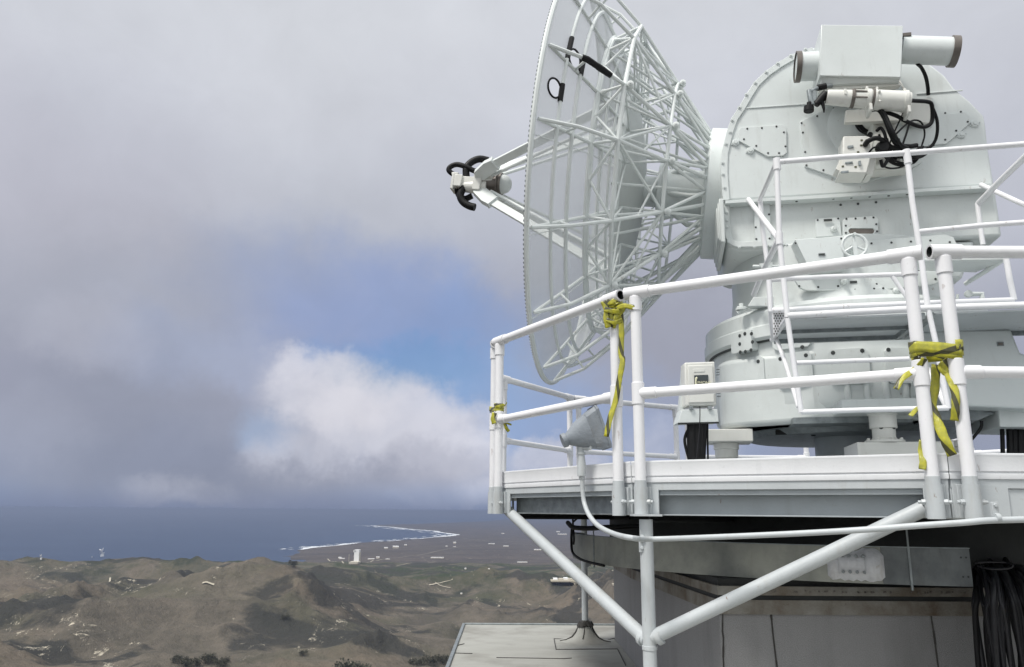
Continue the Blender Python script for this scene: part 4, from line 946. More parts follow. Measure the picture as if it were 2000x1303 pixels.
# tracking telescope
VS=V0+.55
ta,tb=PV(1614,190,VS),PV(1778,199,VS); td=(tb-ta)/np.linalg.norm(tb-ta); L=np.linalg.norm(tb-ta); sc_=L/164.
ts=MB(); pr=[(0,.015),(.002,15),(4,16),(6,16),(48,18.),(48.2,19.5),(54,19.8),(54.2,18.8),(78,19.5),(78.2,22),(86,22),(86.2,20.5),(93,20.5),(93.2,22.5),(97,22.5),(97.2,21),(150,21.3),(150.2,23),(157,23),(157.2,20),(163,19),(164,6)]
ts.lathe(ta,td,[(a*sc_,max(.001,r*sc_)) for a,r in pr],36); tel=ts.build('tracking_telescope','instr',an,bevel=.0015)
b=MB(); b.lathe(ta+td*48*sc_,td,[(0,20*sc_),(7*sc_,20.4*sc_)],36); b.lathe(ta+td*88*sc_,td,[(0,22.5*sc_),(5*sc_,22.5*sc_)],36); b.lathe(ta-td*.002,td,[(0,13*sc_),(.001,13*sc_)],24); b.build('focus_collar','brown',tel)
b=MB()
for q,a in ((100,.3),(100,1.2),(100,2.4),(100,-.6)):
    b.lathe(ta+td*q*sc_+AV*22*sc_*math.cos(a)+AZ_*22*sc_*math.sin(a),AV*math.cos(a)+AZ_*math.sin(a),[(0,.012),(.012,.012),(.013,.007),(.02,.007)],8)
for q in (82,155): b.box(ta+td*q*sc_+AZ_*24*sc_,(.02,.05,.03),(td,AV,AZ_)); b.box(ta+td*q*sc_-AZ_*26*sc_,(.022,.16,.06),(td,AV,AZ_))
b.box(ta+td*35*sc_+AV*17*sc_+AZ_*5*sc_,(.02,.02,.05),(td,AV,AZ_)); b.build('clamp_lug','instr',tel,bevel=.003)
b=MB(); 
for q in (63,): 
    for zo in (8,-6): b.box(ta+td*(q+3)*sc_+AV*18.8*sc_+AZ_*zo*sc_,(24*sc_,.012,.010),(td,AV,AZ_))
b.build('slot_rail','brown',tel)
# eyepiece arm with black knobs
b=MB(); b.tube([PV(1582,180,VS),PV(1600,170,VS-.05),PV(1625,168,VS-.1)],.018,8); b.tube([PV(1580,176,VS),PV(1583,196,VS),PV(1588,205,VS)],.022,10); b.box(PV(1588,190,VS-.02),(.05,.05,.10),AX); b.build('sight_arm','galv',tel,bevel=.004)
b=MB(); b.tube([PV(1581,200,VS),PV(1580.5,208,VS)],.022,14); b.tube([PV(1580,208,VS),PV(1579.5,218,VS)],.042,18); b.tube([PV(1593,205,VS),PV(1605,192,VS),PV(1614,184,VS)],[.028,.036,.042],12); b.tube([PV(1606,200,VS),PV(1609,212,VS),PV(1609.5,220,VS)],[.018,.012,.006],8); b.tube([PV(1596,172,VS-.05),PV(1614,168,VS-.05)],.028,10); b.build('eyepiece_knob','rubber',tel,bevel=.003)
# boresight camera box over it
VB=V0+.50
bx=MB(); bx.prism([PV(1604,48,VB),PV(1764,50,VB),PV(1760,151,VB),PV(1601,148,VB)],-AV*.40); cb_=bx.build('camera_box','ant',an,bevel=.006)
b=MB(); b.prism([PV(1604,150,VB-.02),PV(1757,152,VB-.02),PV(1757,160,VB-.05),PV(1604,166,VB-.05)],-AV*.36); b.build('lower_tray','ant2',cb_,bevel=.003)
b=MB(); b.prism([PV(1600,165,VB-.08),PV(1755,156,VB-.08),PV(1760,166,VB-.08),PV(1748,168,VB-.08),PV(1600,176,VB-.08)],-AV*.06); b.tube([PV(1757,158,VB),PV(1766,174,VB-.02)],.008,6); b.build('mount_rail','instr',cb_,bevel=.003)
a_,c_=PV(1866,101,VB-.18),PV(1758,97,VB-.18); dd_=(c_-a_)/np.linalg.norm(c_-a_); mr_=np.linalg.norm(c_-a_)
def wr(p,y0,y1,v): return np.linalg.norm(PV(p,y0,v)-PV(p,y1,v))/2
r1=wr(1800,76,124,VB-.18); b=MB(); b.lathe(a_,dd_,[(.0,r1*1.0),(mr_,r1)],40); b.lathe(a_-dd_*.01,dd_,[(0,r1*.98),(.005,r1*1.0)],40); lt=b.build('lens_tube','ant',cb_)
b=MB(); b.lathe(a_-dd_*.012,dd_,[(0,r1*1.02),(0,r1*1.12),(.055,r1*1.12),(.055,r1)],40,caps=False); b.lathe(a_,dd_,[(0,r1*1.02),(.002,.001)],40,mi=1); b.build('lens_hood',['brown','glass'],lt)
a_,c_=PV(1556,131,VB-.20),PV(1604,129,VB-.20); dd_=(c_-a_)/np.linalg.norm(c_-a_); r2=wr(1590,106,156,VB-.2)
dd_=dd_*.96-AV*.0+AV*-.0; dd_/=np.linalg.norm(dd_)
b=MB(); b.lathe(a_,dd_,[(0,r2),(.35,r2)],40); lt=b.build('lens_tube','ant',cb_)
b=MB(); b.lathe(a_-dd_*.012,dd_,[(0,r2*.98),(0,r2*1.08),(.045,r2*1.08),(.045,r2)],40,caps=False); b.lathe(a_+dd_*.004,dd_,[(0,r2*1.0),(.002,.001)],40,mi=1); b.build('lens_hood',['brown','glass'],lt)
b=MB(); b.box(PV(1766,71,VB-.1),(.10,.06,.03),AX); b.build('hinge_catch','brown',cb_)
b=MB(); b.prism([PV(1590,112,VB-.3),PV(1602,62,VB-.3),PV(1606,62,VB-.3),PV(1606,112,VB-.3)],-AV*.04); b.build('side_gusset','ant2',cb_)
# lower junction box
VJ=V0+.50
jb=MB(); jb.prism([PV(1647,266,VJ),PV(1690,265,VJ),PV(1708,270,VJ),PV(1700,310,VJ),PV(1693,338,VJ),PV(1640,337,VJ),PV(1646,312,VJ)],-AV*.22); jbx=jb.build('junction_box','instr',an,bevel=.008)
b=MB(); b.prism([PV(1632,330,VJ-.06),PV(1646,300,VJ-.06),PV(1646,337,VJ-.06)],-AV*.14); b.prism([PV(1700,300,VJ-.08),PV(1712,306,VJ-.08),PV(1705,340,VJ-.08),PV(1692,342,VJ-.08)],-AV*.18); b.box(PV(1735,330,V0+.12),(.30,.16,.08),AX); b.build('side_flange','instr',jbx,bevel=.004)
b=MB(); 
for px,py,w_,h_ in ((1661,287,14,7),(1658,318,18,5),(1650,336,18,6)):
    p=PV(px,py,VJ+.004); k=.0033; b.box(p,(w_*k,.012,h_*k),AX); b.box(p+AU*.012,(.012,.02,h_*k*.6),AX)
b.box(PV(1679,319,VJ+.01),(.02,.02,.04),AX); b.build('toggle_latch','galv',jbx,bevel=.002)
b=MB()
for px,py in ((1683,274),(1682,284),(1676,297),(1646,325),(1671,326)): b.box(PV(px,py,VJ+.002),(.018,.004,.014),AX)
b.build('yellow_tag','tape',jbx)
b=MB(); b.lathe(PV(1722,291,VJ-.05),AV,[(0,.055),(.03,.055),(.035,.045),(.06,.045)],20); b.build('round_connector','rubber',jbx,bevel=.003)
b=MB(); b.box(PV(1726,288,V0+.18),(.20,.22,.42),AX); b.build('rear_case','instr',jbx,bevel=.02)
def ac(pts,r,name='cable_run'):
    b=MB(); b.tube(curve([PV(px,py,V0+v) for px,py,v in pts],8),r,8); b.build(name,'rubber',an,smooth=60)
ac([(1697,216,.42),(1715,214,.5),(1728,232,.52),(1740,262,.52),(1752,282,.45),(1775,286,.4),(1790,284,.35)],.020)
ac([(1700,215,.44),(1722,216,.54),(1742,255,.56),(1757,281,.5),(1772,290,.42)],.018)
ac([(1720,216,.5),(1750,226,.48),(1772,238,.44),(1800,248,.36),(1815,244,.32),(1821,232,.32),(1820,206,.36),(1812,199,.4),(1786,197,.5),(1776,196,.55)],.017)
ac([(1820,206,.36),(1830,235,.3),(1830,262,.26),(1822,282,.24),(1800,300,.26),(1780,315,.3),(1755,322,.34),(1735,312,.4),(1725,298,.44)],.014)
ac([(1776,196,.55),(1768,212,.45),(1755,240,.42),(1745,262,.45),(1738,280,.46)],.007)
ac([(1777,238,.2),(1770,262,.3),(1762,285,.4)],.009)
ac([(1800,286,.15),(1806,262,.12),(1800,240,.14),(1785,235,.2),(1770,243,.3),(1750,262,.42)],.008)
ac([(1690,283,.52),(1697,275,.56),(1712,270,.56),(1728,276,.5),(1740,287,.46),(1760,290,.42)],.020)
ac([(1696,300,.5),(1704,290,.54),(1712,287,.54)],.008)
ac([(1712,256,.5),(1720,250,.5),(1728,262,.5),(1732,285,.48),(1736,305,.46),(1725,325,.46),(1720,312,.48)],.014)
ac([(1740,310,.4),(1760,318,.36),(1785,318,.3),(1800,300,.28),(1808,300,.2)],.009)
ac([(1728,326,.44),(1740,329,.4),(1758,327,.34),(1775,318,.3)],.008)
ac([(1730,300,.44),(1760,308,.38),(1790,303,.3),(1810,296,.2)],.010)
ac([(1755,284,.4),(1790,287,.3),(1815,287,.2),(1824,284,.16)],.007)
ac([(1700,262,.42),(1694,275,.48),(1690,283,.52)],.022)
ac([(1745,286,.44),(1750,300,.42),(1772,310,.38),(1800,306,.3),(1818,292,.24)],.012)
for _ in range(10):
    x=random.uniform(1715,1760); ac([(x,random.uniform(262,285),.44),(x+random.uniform(5,20),random.uniform(290,300),.42),(x+random.uniform(10,40),random.uniform(300,318),.36),(x+random.uniform(30,60),random.uniform(286,300),.3)],random.uniform(.006,.011))
ac([(1792,125,.3),(1800,133,.22),(1808,150,.14),(1812,170,.06),(1813,186,.02)],.016)
# ---- trunk below the yoke
ZT=2.35
b=MB(); b.lathe(AO+AZ_*1.66,AZ_,[(0,1.08),(.05,1.04),(.25,1.0),(.40,.98),(.70,.98)],64); trk=b.build('pedestal_trunk','ant2',an,bevel=.01)
b=MB(); b.prism([pv_(x,y,V0-.1) for x,y in ((1500,486),(1905,470),(1880,545),(1540,560))],-AV*.9); b.build('yoke_gusset','ant2',trk,bevel=.03)
VP=V0+.16
# raised oval cover with its long bolt row
OV=[(1700,470),(1845,458),(1862,463),(1868,475),(1868,490),(1838,548),(1824,556),(1700,568),(1575,567),(1562,562),(1548,540)]
plate(OV,VP-.02,'long_cover',trk,[(1702,475.5),(1741,474),(1779,472),(1817,470),(1855,473),(1827,545),(1789,551),(1750,553.5),(1712,555),(1674,557),(1637,559),(1598,561),(1561,559),(1740,514)],th=.03,m='ant2')
b=MB(); b.prism([PV(1553,468,VP+.10),PV(1645,461,VP+.10),PV(1650,524,VP+.10),PV(1583,530,VP+.10)],-AV*.2,scale_back=1.04); bolts(b,[(1554,475),(1643,466),(1650,524),(1590,530)],VP+.10,.011,.006,mi=1); b.build('wedge_box',['ant','hole'],trk,bevel=.01)
b=MB(); b.box(PV(1605,497,VP+.105),(.055,.008,.02),AX); b.box(PV(1605,497,VP+.108),(.045,.008,.012),AX,mi=1); b.box(PV(1667,551,VP+.02),(.055,.01,.02),AX,mi=1);b.box(PV(1617,430,V0-.03),(.07,.008,.02),AX,mi=1); b.build('name_plate',['galv','hole'],trk)
def winplate(x0,y0,x1,y1,wx0,wy0,wx1,wy1,v,bp):
    o=plate([(x0+6,y0+1),(x1-6,y0-3),(x1,y0+3),(x1+1,y1-6),(x1-5,y1),(x0+6,y1+1),(x0,y1-5),(x0,y0+6)],v,'window_cover',trk,bp,th=.022)
    cx,cy=(wx0+wx1)/2,(wy0+wy1)/2; hw=(wx1-wx0)/2; hh=(wy1-wy0)/2; pts=[]
    for j in range(24):
        a=2*math.pi*j/24; sx_=1 if math.cos(a)>0 else -1; pts.append((cx+sx_*(hw-hh)+hh*math.cos(a),cy+hh*math.sin(a)))
    b=MB(); b.prism([pv_(*p,v+.024) for p in pts],-AV*.02); b.build('window','brown',o)
    b=MB(); b.ring([pv_(*p,v+.024) for p in pts],.007,6); b.build('window_frame','ant',o)
winplate(1646,425,1715,470,1656,445,1709,458,V0-.06,[(1653,427.5),(1671,427),(1689,426),(1706,425),(1711.5,438),(1713,452),(1711,466),(1652,441),(1652,455),(1658,468),(1694,467)])
winplate(1663,564,1733,603,1674,585,1727,600,VP+.0,[(1670,566),(1688,565),(1707,564),(1725,563),(1730,577),(1731,592),(1668,580),(1668,594)])
plate([(1593,428),(1640,424),(1644,460),(1594,463)],V0-.07,'small_cover',bm,[(1597,430),(1637,427)],th=.02)
plate([(1473,395),(1503,393),(1506,470),(1474,472)],V0-.07,'small_cover',bm,[(1476,444),(1477,467),(1503,466),(1502,419)],th=.03)
b=MB(); b.lathe(PV(1628,449,V0-.05),AV,[(0,.03),(.03,.028),(.035,.016),(.06,.016)],10); b.lathe(PV(1647,551,VP+.01),AV,[(0,.03),(.04,.028),(.05,.016),(.09,.016)],10); b.lathe(PV(1748,570,VP-.02),AV,[(0,.03),(.04,.028),(.05,.014),(.07,.014)],8); b.build('valve_knob','ant2',trk,bevel=.003)
# hand wheel
hwc=PV(1669,480,VP+.22); hw=MB(); Rw=.098
hw.ring([hwc+AU*Rw*math.cos(a)+AZ_*Rw*math.sin(a) for a in np.linspace(0,2*math.pi,40,endpoint=False)],.013,8); whl=hw.build('hand_wheel','ant',an)
b=MB(); 
for a in (math.pi/2,math.pi*7/6,-math.pi/6): b.tube([hwc,hwc+AU*Rw*math.cos(a)*.95+AZ_*Rw*math.sin(a)*.95],.010,6)
b.lathe(hwc-AV*.2,AV,[(0,.03),(.16,.03),(.17,.022),(.21,.022)],12); b.tube([hwc+AZ_*.09,hwc+AZ_*.09+AV*.05],.013,8); b.box(hwc-AZ_*.03+AV*.01,(.03,.01,.13),AX); b.build('wheel_spoke','ant',whl)
# ---- base drum
b=MB(); b.lathe(AO+AZ_*.77,AZ_,[(0,1.13),(.05,1.19),(.12,1.215),(.68,1.215),(.72,1.2)],96); base=b.build('base_drum','ant2',an,bevel=.006)
b=MB(); b.lathe(AO+AZ_*1.46,AZ_,[(0,1.245),(.02,1.28),(.12,1.28),(.13,1.265),(.25,1.265),(.29,1.22),(.30,1.05)],96); b.build('cap_ring','ant2',base,bevel=.004)
b=MB(); b.lathe(AO+AZ_*1.485,AZ_,[(-.04,1.225),(-.02,1.25),(.0,1.25)],96,caps=False); b.build('seal_gap','hole',base)
def cyl(px,py,R_): 
    p=onr(px,py,R_); return math.atan2(p[1]-PC[1],p[0]-PC[0]),float(p[2])
def cylpanel(x0,y0,x1,y1,name,parent,R_=1.215,th=.03,bp=(),round_=.03,m='ant2'):
    a0,zt0=cyl(x0,y0,R_); a1,zt1=cyl(x1,y0,R_); zt=(zt0+zt1)/2+.0; _,zb0=cyl(x0,y1,R_); _,zb1=cyl(x1,y1,R_); zb=(zb0+zb1)/2
    n=8; outline=[]
    ang=lambda t:a0+(a1-a0)*t
    W_=abs(a1-a0)*R_; rr=round_/W_
    pts=[]
    for (ct,cz,s0) in ((rr,zb+round_,180),(1-rr,zb+round_,270),(1-rr,zt-round_,0),(rr,zt-round_,90)):
        for j in range(5):
            a=RAD(s0+90*j/4); pts.append((ct+rr*math.cos(a),cz+round_*math.sin(a)))
    # rows at several angles give the curve of the drum
    N_=10; rows=[]
    for i in range(N_+1):
        t=i/N_; lo=zb+(round_*(1-math.sqrt(max(0,1-((rr-t)/rr)**2))) if t<rr else (round_*(1-math.sqrt(max(0,1-((t-1+rr)/rr)**2))) if t>1-rr else 0))
        hi=zt-(lo-zb); a=ang(t); c_,s_=math.cos(a),math.sin(a)
        rows.append([(PC[0]+q*c_,PC[1]+q*s_,z) for q,z in ((R_-.01,lo),(R_+th,lo),(R_+th,hi),(R_-.01,hi))])
    b=MB(); b.grid(rows,closed=True); b.add(rows[0],[(0,1,2,3)]); b.add(rows[-1],[(3,2,1,0)])
    for px,py in bp:
        p=onr(px,py,R_+th); nx=np.array([p[0]-PC[0],p[1]-PC[1],0]); b.lathe(p,nx,[(0,.017),(.004,.017)],10,mi=1)
    return b.build(name,[m,'hole'],parent,bevel=.006,smooth=25)
cylpanel(1441,700,1495,765,'inspection_cover',base,bp=((1446,713),(1481,706)))
cylpanel(1518,690,1586,755,'inspection_cover',base,bp=((1524,701),(1574,694)))
cylpanel(1617,682,1694,752,'inspection_cover',base,bp=((1627,689),(1684,685)))
cylpanel(1725,680,1800,750,'inspection_cover',base,bp=((1735,683),(1790,680)))
cylpanel(1511,655,1585,682,'inspection_cover',base,bp=((1567,678),))
bb_=cylpanel(1442,650,1480,690,'terminal_box',base,th=.09,round_=.008,bp=((1445,656),(1468,652),(1446,688),(1467,684),(1455,652),(1456,687),(1445,672),(1470,668)))
for px in (1655,1693,1731,1769):   # stiffening ribs
    a,_=cyl(px,760,1.215); b=MB(); c_,s_=math.cos(a),math.sin(a); P=[(PC[0]+1.212*c_,PC[1]+1.212*s_,z) for z in (.84,.90,1.04,1.09)]; b.tube(P,[.034,.030,.026,.010],12); b.build('rib','ant2',base)
# corner casting at left and stepped foot
b=MB()
A1,A2=onz(1412,838,.72)[:2],onz(1593,825,.72)[:2]
c0=A1; dA=(A2-A1)/np.linalg.norm(A2-A1); back=np.array([.15,1.])/np.hypot(.15,1.); rc=.10
plan=[]
for j in range(9):   # rounded outer corner
    t=j/8; p=(1-t)**2*(c0+back*rc*1.6)+2*t*(1-t)*(c0-dA*.0)+t*t*(c0+dA*rc*1.6); plan.append(p)
plan.append(A2)
for a in np.radians(np.linspace(math.degrees(math.atan2(*(A2-PC)[::-1]))+4,330,16)): plan.append(PC+1.195*np.array([math.cos(a),math.sin(a)]))
for a in np.radians(np.linspace(-20,165,16)): plan.append(PC+1.15*np.array([math.cos(a),math.sin(a)]))
b.prism([(p[0],p[1],1.335) for p in plan],(0,0,-.61)); b.build('lower_casting','ant2',base,bevel=.045,seg=4)
# underside: pads, jacks
b=MB(); b.lathe(AO+AZ_*.70,AZ_,[(-.03,.9),(.02,.95),(.04,1.05)],64); b.box(A3(-.2,1.0,.735),(.9,.3,.05),AX); b.build('base_underside','galv',base)
def jack(px,ptop,pbot,v,u_w=.12,block=None,label=None):
    c=PV(px,ptop,v); z0=.312; z1=float(c[2]); x,y=c[0],c[1]
    b=MB(); h=z1-z0; b.lathe((x,y,z0),(0,0,1),[(0,.15),(.02,.15),(.021,.10),(.06,.085),(h*.55,.085),(h*.56,.10),(h*.8,.10),(h*.81,.11),(h,.11)],28)
    for j in range(6):
        a=j*math.pi/3; b.lathe((x+.13*math.cos(a),y+.13*math.sin(a),z0+.02),(0,0,1),[(0,.014),(.02,.014)],6)
    o=b.build('screw_jack','instr',an,bevel=.003)
    b=MB()
    for a in (-2.1,-1.1): b.lathe((x+.080*math.cos(a),y+.080*math.sin(a),z0+h*.38),(math.cos(a),math.sin(a),0),[(0,.017),(.008,.017)],10)
    b.build('jack_hole','hole',o); return o,(x,y)
o,(jx,jy)=jack(1418,866,893,.62); b=MB(); b.box((jx+.02,jy,.655),(.40,.36,.11),AX); b.build('jack_block','instr',o,bevel=.008)
jc=PV(1726,842,1.30)
b=MB(); b.lathe((jc[0],jc[1],.545),(0,0,1),[(-.012,.145),(.008,.145),(.010,.10),(.03,.085),(.10,.085),(.101,.10),(.20,.10),(.205,.11),(.24,.11)],28)
for j in range(8):
    a=j*math.pi/4; b.lathe((jc[0]+.125*math.cos(a),jc[1]+.125*math.sin(a),.553),(0,0,1),[(0,.013),(.016,.013)],6)
o=b.build('screw_jack','instr',an,bevel=.003)
b=MB(); b.box((jc[0],jc[1],.81),(.66,.36,.10),AX); b.build('jack_block','ant2',o,bevel=.01)
b=MB()
for a in (-2.2,-1.0): b.lathe((jc[0]+.082*math.cos(a),jc[1]+.082*math.sin(a),.65),(math.cos(a),math.sin(a),0),[(0,.017),(.008,.017)],10)
b.build('jack_hole','hole',o)
b=MB(); q=PV(1708,880,1.32); b.box((q[0]+.22,q[1]+.1,.42),(.68,.5,.225),AX); b.build('deck_pad','instr',an,bevel=.006)
jack(1868,862,893,.9)
b=MB(); q=PV(1655,870,.2); b.lathe((q[0]+.0,q[1],.3),(0,0,1),[(0,.28),(.42,.28)],40); b.build('centre_column','gray',an)
b=MB(); b.box((q[0]-.62,q[1]-.3,.69),(.25,.03,.04),AX); b.box((q[0]-.35,q[1]-.3,.70),(.3,.2,.05),AX); b.tube([(q[0]-.42,q[1]-.3,.66),(q[0]-.42,q[1]-.3,.72)],.02,8); b.build('underside_bracket','dark',an)
# right equipment cabinet
cbn=face([(1800,648),(1832,645),(1975,643),(1994,690),(2030,696),(2030,800),(1860,792),(1834,776),(1800,770)],1.50,1.1,'side_cabinet','ant',an,bevel=.02,seg=3)
b=MB(); b.box(PV(1954,672,1.505),(.045,.008,.03),AX); b.box(PV(1954,672,1.508),(.03,.008,.018),AX,mi=1); b.build('name_plate',['galv','brown'],cbn)
face([(1815,790),(1862,792),(1945,806),(1910,822),(1815,820)],1.3,.8,'cabinet_underside','galv',cbn,bevel=.005)
dk2=face([(1950,800),(2060,802),(2060,836),(1953,834)],1.35,.6,'lower_cabinet','ant2',cbn,bevel=.008)
for i,(px,r_) in enumerate(((1957,.016),(1972,.026),(1981,.026),(1991,.028),(2003,.02))):
    b=MB(); b.tube([PV(px,834,1.2),PV(px+1,860,1.2),PV(px+2,905,1.2)],r_,8); b.build('cabinet_cable','rubber',cbn)
b=MB(); b.tube(curve([PV(1917,822,1.3),PV(1916,835,1.3),PV(1905,850,1.3),PV(1890,868,1.3),PV(1875,890,1.3)],6),.012,8); b.build('cabinet_cable','rubber',cbn)
# right side trunk fittings
b=MB(); b.tube([PV(1890,575,.9),PV(1918,574,.9),PV(1918,585,.9)],.022,10); b.tube([PV(1870,588,.9),PV(1870,575,.9)],.012,8); b.lathe(PV(1890,575,.92),AV,[(0,.03),(.03,.03)],12); b.build('elbow_pipe','ant2',trk)
b=MB(); b.tube([PV(1440,612,.9),PV(1450,606,.9)],.02,8);b.lathe(PV(1448,606,.9),AZ_,[(0,.05),(.02,.05),(.03,.02),(.06,.02)],12); b.tube([PV(1440,601,.9),PV(1456,601,.9)],.012,6);  b.build('filler_cap','ant2',base)
# ================================================================== catwalk on the antenna
ck=thing('maintenance_catwalk',tuple(PV(1538,624,2.08)),'white tubular catwalk with mesh floor hung in front of the pedestal','catwalk')
VF=2.08; VR=1.40
def tb(name,pts,r,parent=ck,m='pvc'):
    b=MB(); b.tube([PV(*p) for p in pts],r,14); return b.build(name,m,parent)
F=lambda x,y:(x,y,VF)
tb('top_rail',[F(1513,317),F(1640,307),F(1770,299),F(1890,290),F(2060,277)],.021)
p=tb('post',[F(1517,317),F(1522,466),F(1538,620)],.020); tb('splice_sleeve',[F(1517,310),F(1518,332)],.028,p); tb('splice_sleeve',[F(1521.5,455),F(1522.5,478)],.027,p)
p=tb('post',[F(1771,300),F(1782,395),F(1797,489),F(1812,600)],.020); tb('splice_sleeve',[F(1770,293),F(1774,320)],.027,p)
tb('mid_rail',[F(1791,453),F(1923,440),F(2060,430)],.019)
tb('hanger_tube',[F(1538,622),F(1549,700),F(1565,806)],.019); tb('hanger_tube',[F(1812,600),F(1827,666),F(1852,798)],.019)
tb('hanger_tube',[(1514,655,VR+.1),(1535,712,1.8),(1560,795,VF-.02)],.016)
tb('hanger_tube',[(1812,721,1.9),(1850,797,VF-.03)],.020)
tb('lower_rail',[F(1565,805),F(1680,801),F(1852,797)],.018); tb('lower_rail',[F(1556,709),F(1660,705),F(1775,701)],.017)
tb('brace',[(1515,320,VF),(1483,393,1.35)],.018); tb('rear_post',[(1485,393,1.35),(1490,450,1.35),(1498,510,1.35)],.020)
tb('brace',[(1462,390,1.1),(1520,466,VF-.02)],.022); tb('brace',[(1521,468,VF-.02),(1495,520,1.5),(1472,576,1.05)],.022)
tb('rear_post',[(1502,547,1.75),(1505,607,1.75),(1511,662,1.55)],.021); tb('rear_rail',[(1502,547,1.75),(1610,541,1.75),(1764,536,1.75)],.019); tb('brace',[(1743,540,1.75),(1773,583,1.75),(1790,620,1.75)],.016)
fr=tb('floor_edge_tube',[F(1538,617),F(1660,610),F(1812,602),F(2060,594)],.024); tb('floor_edge_tube',[(1508,607,1.86),(1660,598,1.86),(1860,590,1.86),(1980,586,1.86)],.020)
tb('floor_edge_tube',[F(1538,622),(1508,664,VR+.05)],.020)
tb('post',[(1965,503,1.86),(1972,545,1.86),(1981,586,1.86)],.020)
tb('brace',[(1911,397,V0+.2),(1955,352,1.4),(2040,270,VF)],.024); tb('brace',[(1916,361,V0+.1),(2000,400,1.4),(2060,430,VF)],.020); tb('rear_post',[(1909,397,V0+.2),(1914,440,V0+.2),(1920,478,V0+.2)],.020)
# mesh floor: panel with perforation, framed
zf=float(PV(1660,612,VF)[2])-.02
u0=float((PV(1536,620,VF)-AO)@AU); u0r=float((PV(1511,662,VR)-AO)@AU); u1=float((PV(1775,640,1.8)-AO)@AU)
b=MB(); b.prism([A3(u0,VF,zf),A3(u1,VF,zf),A3(u1,VR,zf),A3(u0r,VR,zf)],-AZ_*.012); b.build('floor_plate','graylt',ck)
b=MB(); b.prism([A3(u1+.1,VF,zf),A3(3.2,VF,zf),A3(3.2,VR,zf),A3(u1+.1,VR,zf)],-AZ_*.012); b.build('floor_plate','graylt',ck)
b=MB(); 
for uu in (u1+.02,u1+.08): b.box(A3(uu,(VF+VR)/2,zf-.02),(.03,VF-VR,.05),AX)
b.box(A3((u0r+u1)/2,VR+.01,zf-.02),(u1-u0r,.03,.05),AX); b.box(A3((3.2+u1)/2,VR+.01,zf-.02),(3.2-u1,.03,.05),AX); b.box(A3((u0+u1)/2,(VF+VR)/2,zf-.02),(u1-u0,.02,.04),AX); b.build('floor_bearer','galv',ck,bevel=.003)
b=MB()
for k in range(7):
    for j in range(6):
        pass
e0,e1=PV(1511,612,1.84),PV(1536,612,1.9)
for i in range(9):
    for j in range(5):
        p=PV(1512+j*5+(i%2)*2.5,612+i*5.0,1.84)
        if 1512+j*5 < 1538-(i*2.6): b.box(p,(.008,.004,.012),AX)
b.build('grating_slot','hole',ck)
b=MB(); b.prism([PV(1508,610,1.83),PV(1536,609,1.83),PV(1534,622,1.83),PV(1511,660,1.83)],-AV*.006); b.build('grating_panel','pvc',ck)
for i,(x0,x1) in enumerate(((150,0),)): pass
# upper shelf at right under the beam
b=MB(); b.prism([PV(1785,524,1.05),PV(1905,528,1.05),PV(1968,502,1.6),PV(1790,505,1.6)],-AZ_*.02); b.build('upper_shelf','ant2',ck,bevel=.003)
tb('brace',[(1962,506,1.5),(1922,532,1.2),(1886,554,.95)],.018,m='tube'); tb('shelf_edge',[(1785,527,1.06),(1845,526,1.06),(1906,526,1.06)],.010,m='dark')
tb('brace',[(1530,520,1.0),(1470,520,1.0)],.012,m='tube')
b=MB(); b.prism([PV(1460,598,1.0),PV(1472,580,1.0),PV(1512,580,1.0),PV(1512,598,1.0)],-AV*.12); b.prism([PV(1482,515,1.1),PV(1510,512,1.1),PV(1500,545,1.1)],-AV*.02); b.build('foot_bracket','ant2',ck,bevel=.004)
# ================================================================== phone box
yp=6.35
ph=thing('phone_box',nr(1368,825,yp),'gray phone box with a dark PHONE sign and black cables beneath','phone box')
def PB(px,py,y=yp): return np.array(nr(px,py,y))
sx_=np.array([1,0,0.])
b=MB(); b.prism([PB(1337,708),PB(1396,706),PB(1400,792),PB(1339,793)],(0,.16,0)); bx_=b.build('case','instr',ph,bevel=.012,seg=3)
b=MB(); b.prism([PB(1343,714,yp-.012),PB(1392,712,yp-.012),PB(1396,786,yp-.012),PB(1345,787,yp-.012)],(0,.014,0)); dr=b.build('door','instr',ph,bevel=.008,seg=3)
b=MB(); b.prism([PB(1355,721,yp-.016),PB(1376,720,yp-.016),PB(1376,726,yp-.016),PB(1355,727,yp-.016)],(0,.005,0)); b.build('label_plate','instr',dr,bevel=.001)
b=MB(); b.prism([PB(1332,800),PB(1401,799),PB(1404,824),PB(1324,826)],(0,.2,0)); b.prism([PB(1334,712,yp+.13),PB(1340,712,yp+.13),PB(1336,826,yp+.13),PB(1325,826,yp+.13)],(0,.08,0)); b.build('back_bracket','ant2',ph,bevel=.003)
b=MB(); b.prism([PB(1324,826.5,yp-.0),PB(1404,824.5,yp-.0),PB(1400,812,yp+.25),PB(1332,813,yp+.25)],(0,0,-.012)); b.build('drip_plate','dark',ph)
b=MB()
for px,py in ((1402,722),(1402,727),(1402,732),(1404,768),(1404,774)): b.box(PB(px,py,yp),(.025,.03,.008))
for px in (1350,1386): b.box(PB(px,797,yp-.005),(.03,.03,.03))
b.build('hinge_lug','galv',ph,bevel=.002)
b=MB(); b.prism([PB(1356,733,yp-.02),PB(1383,732,yp-.02),PB(1384,757,yp-.02),PB(1357,758,yp-.02)],(0,.006,0)); sg=b.build('sign','sign',dr)
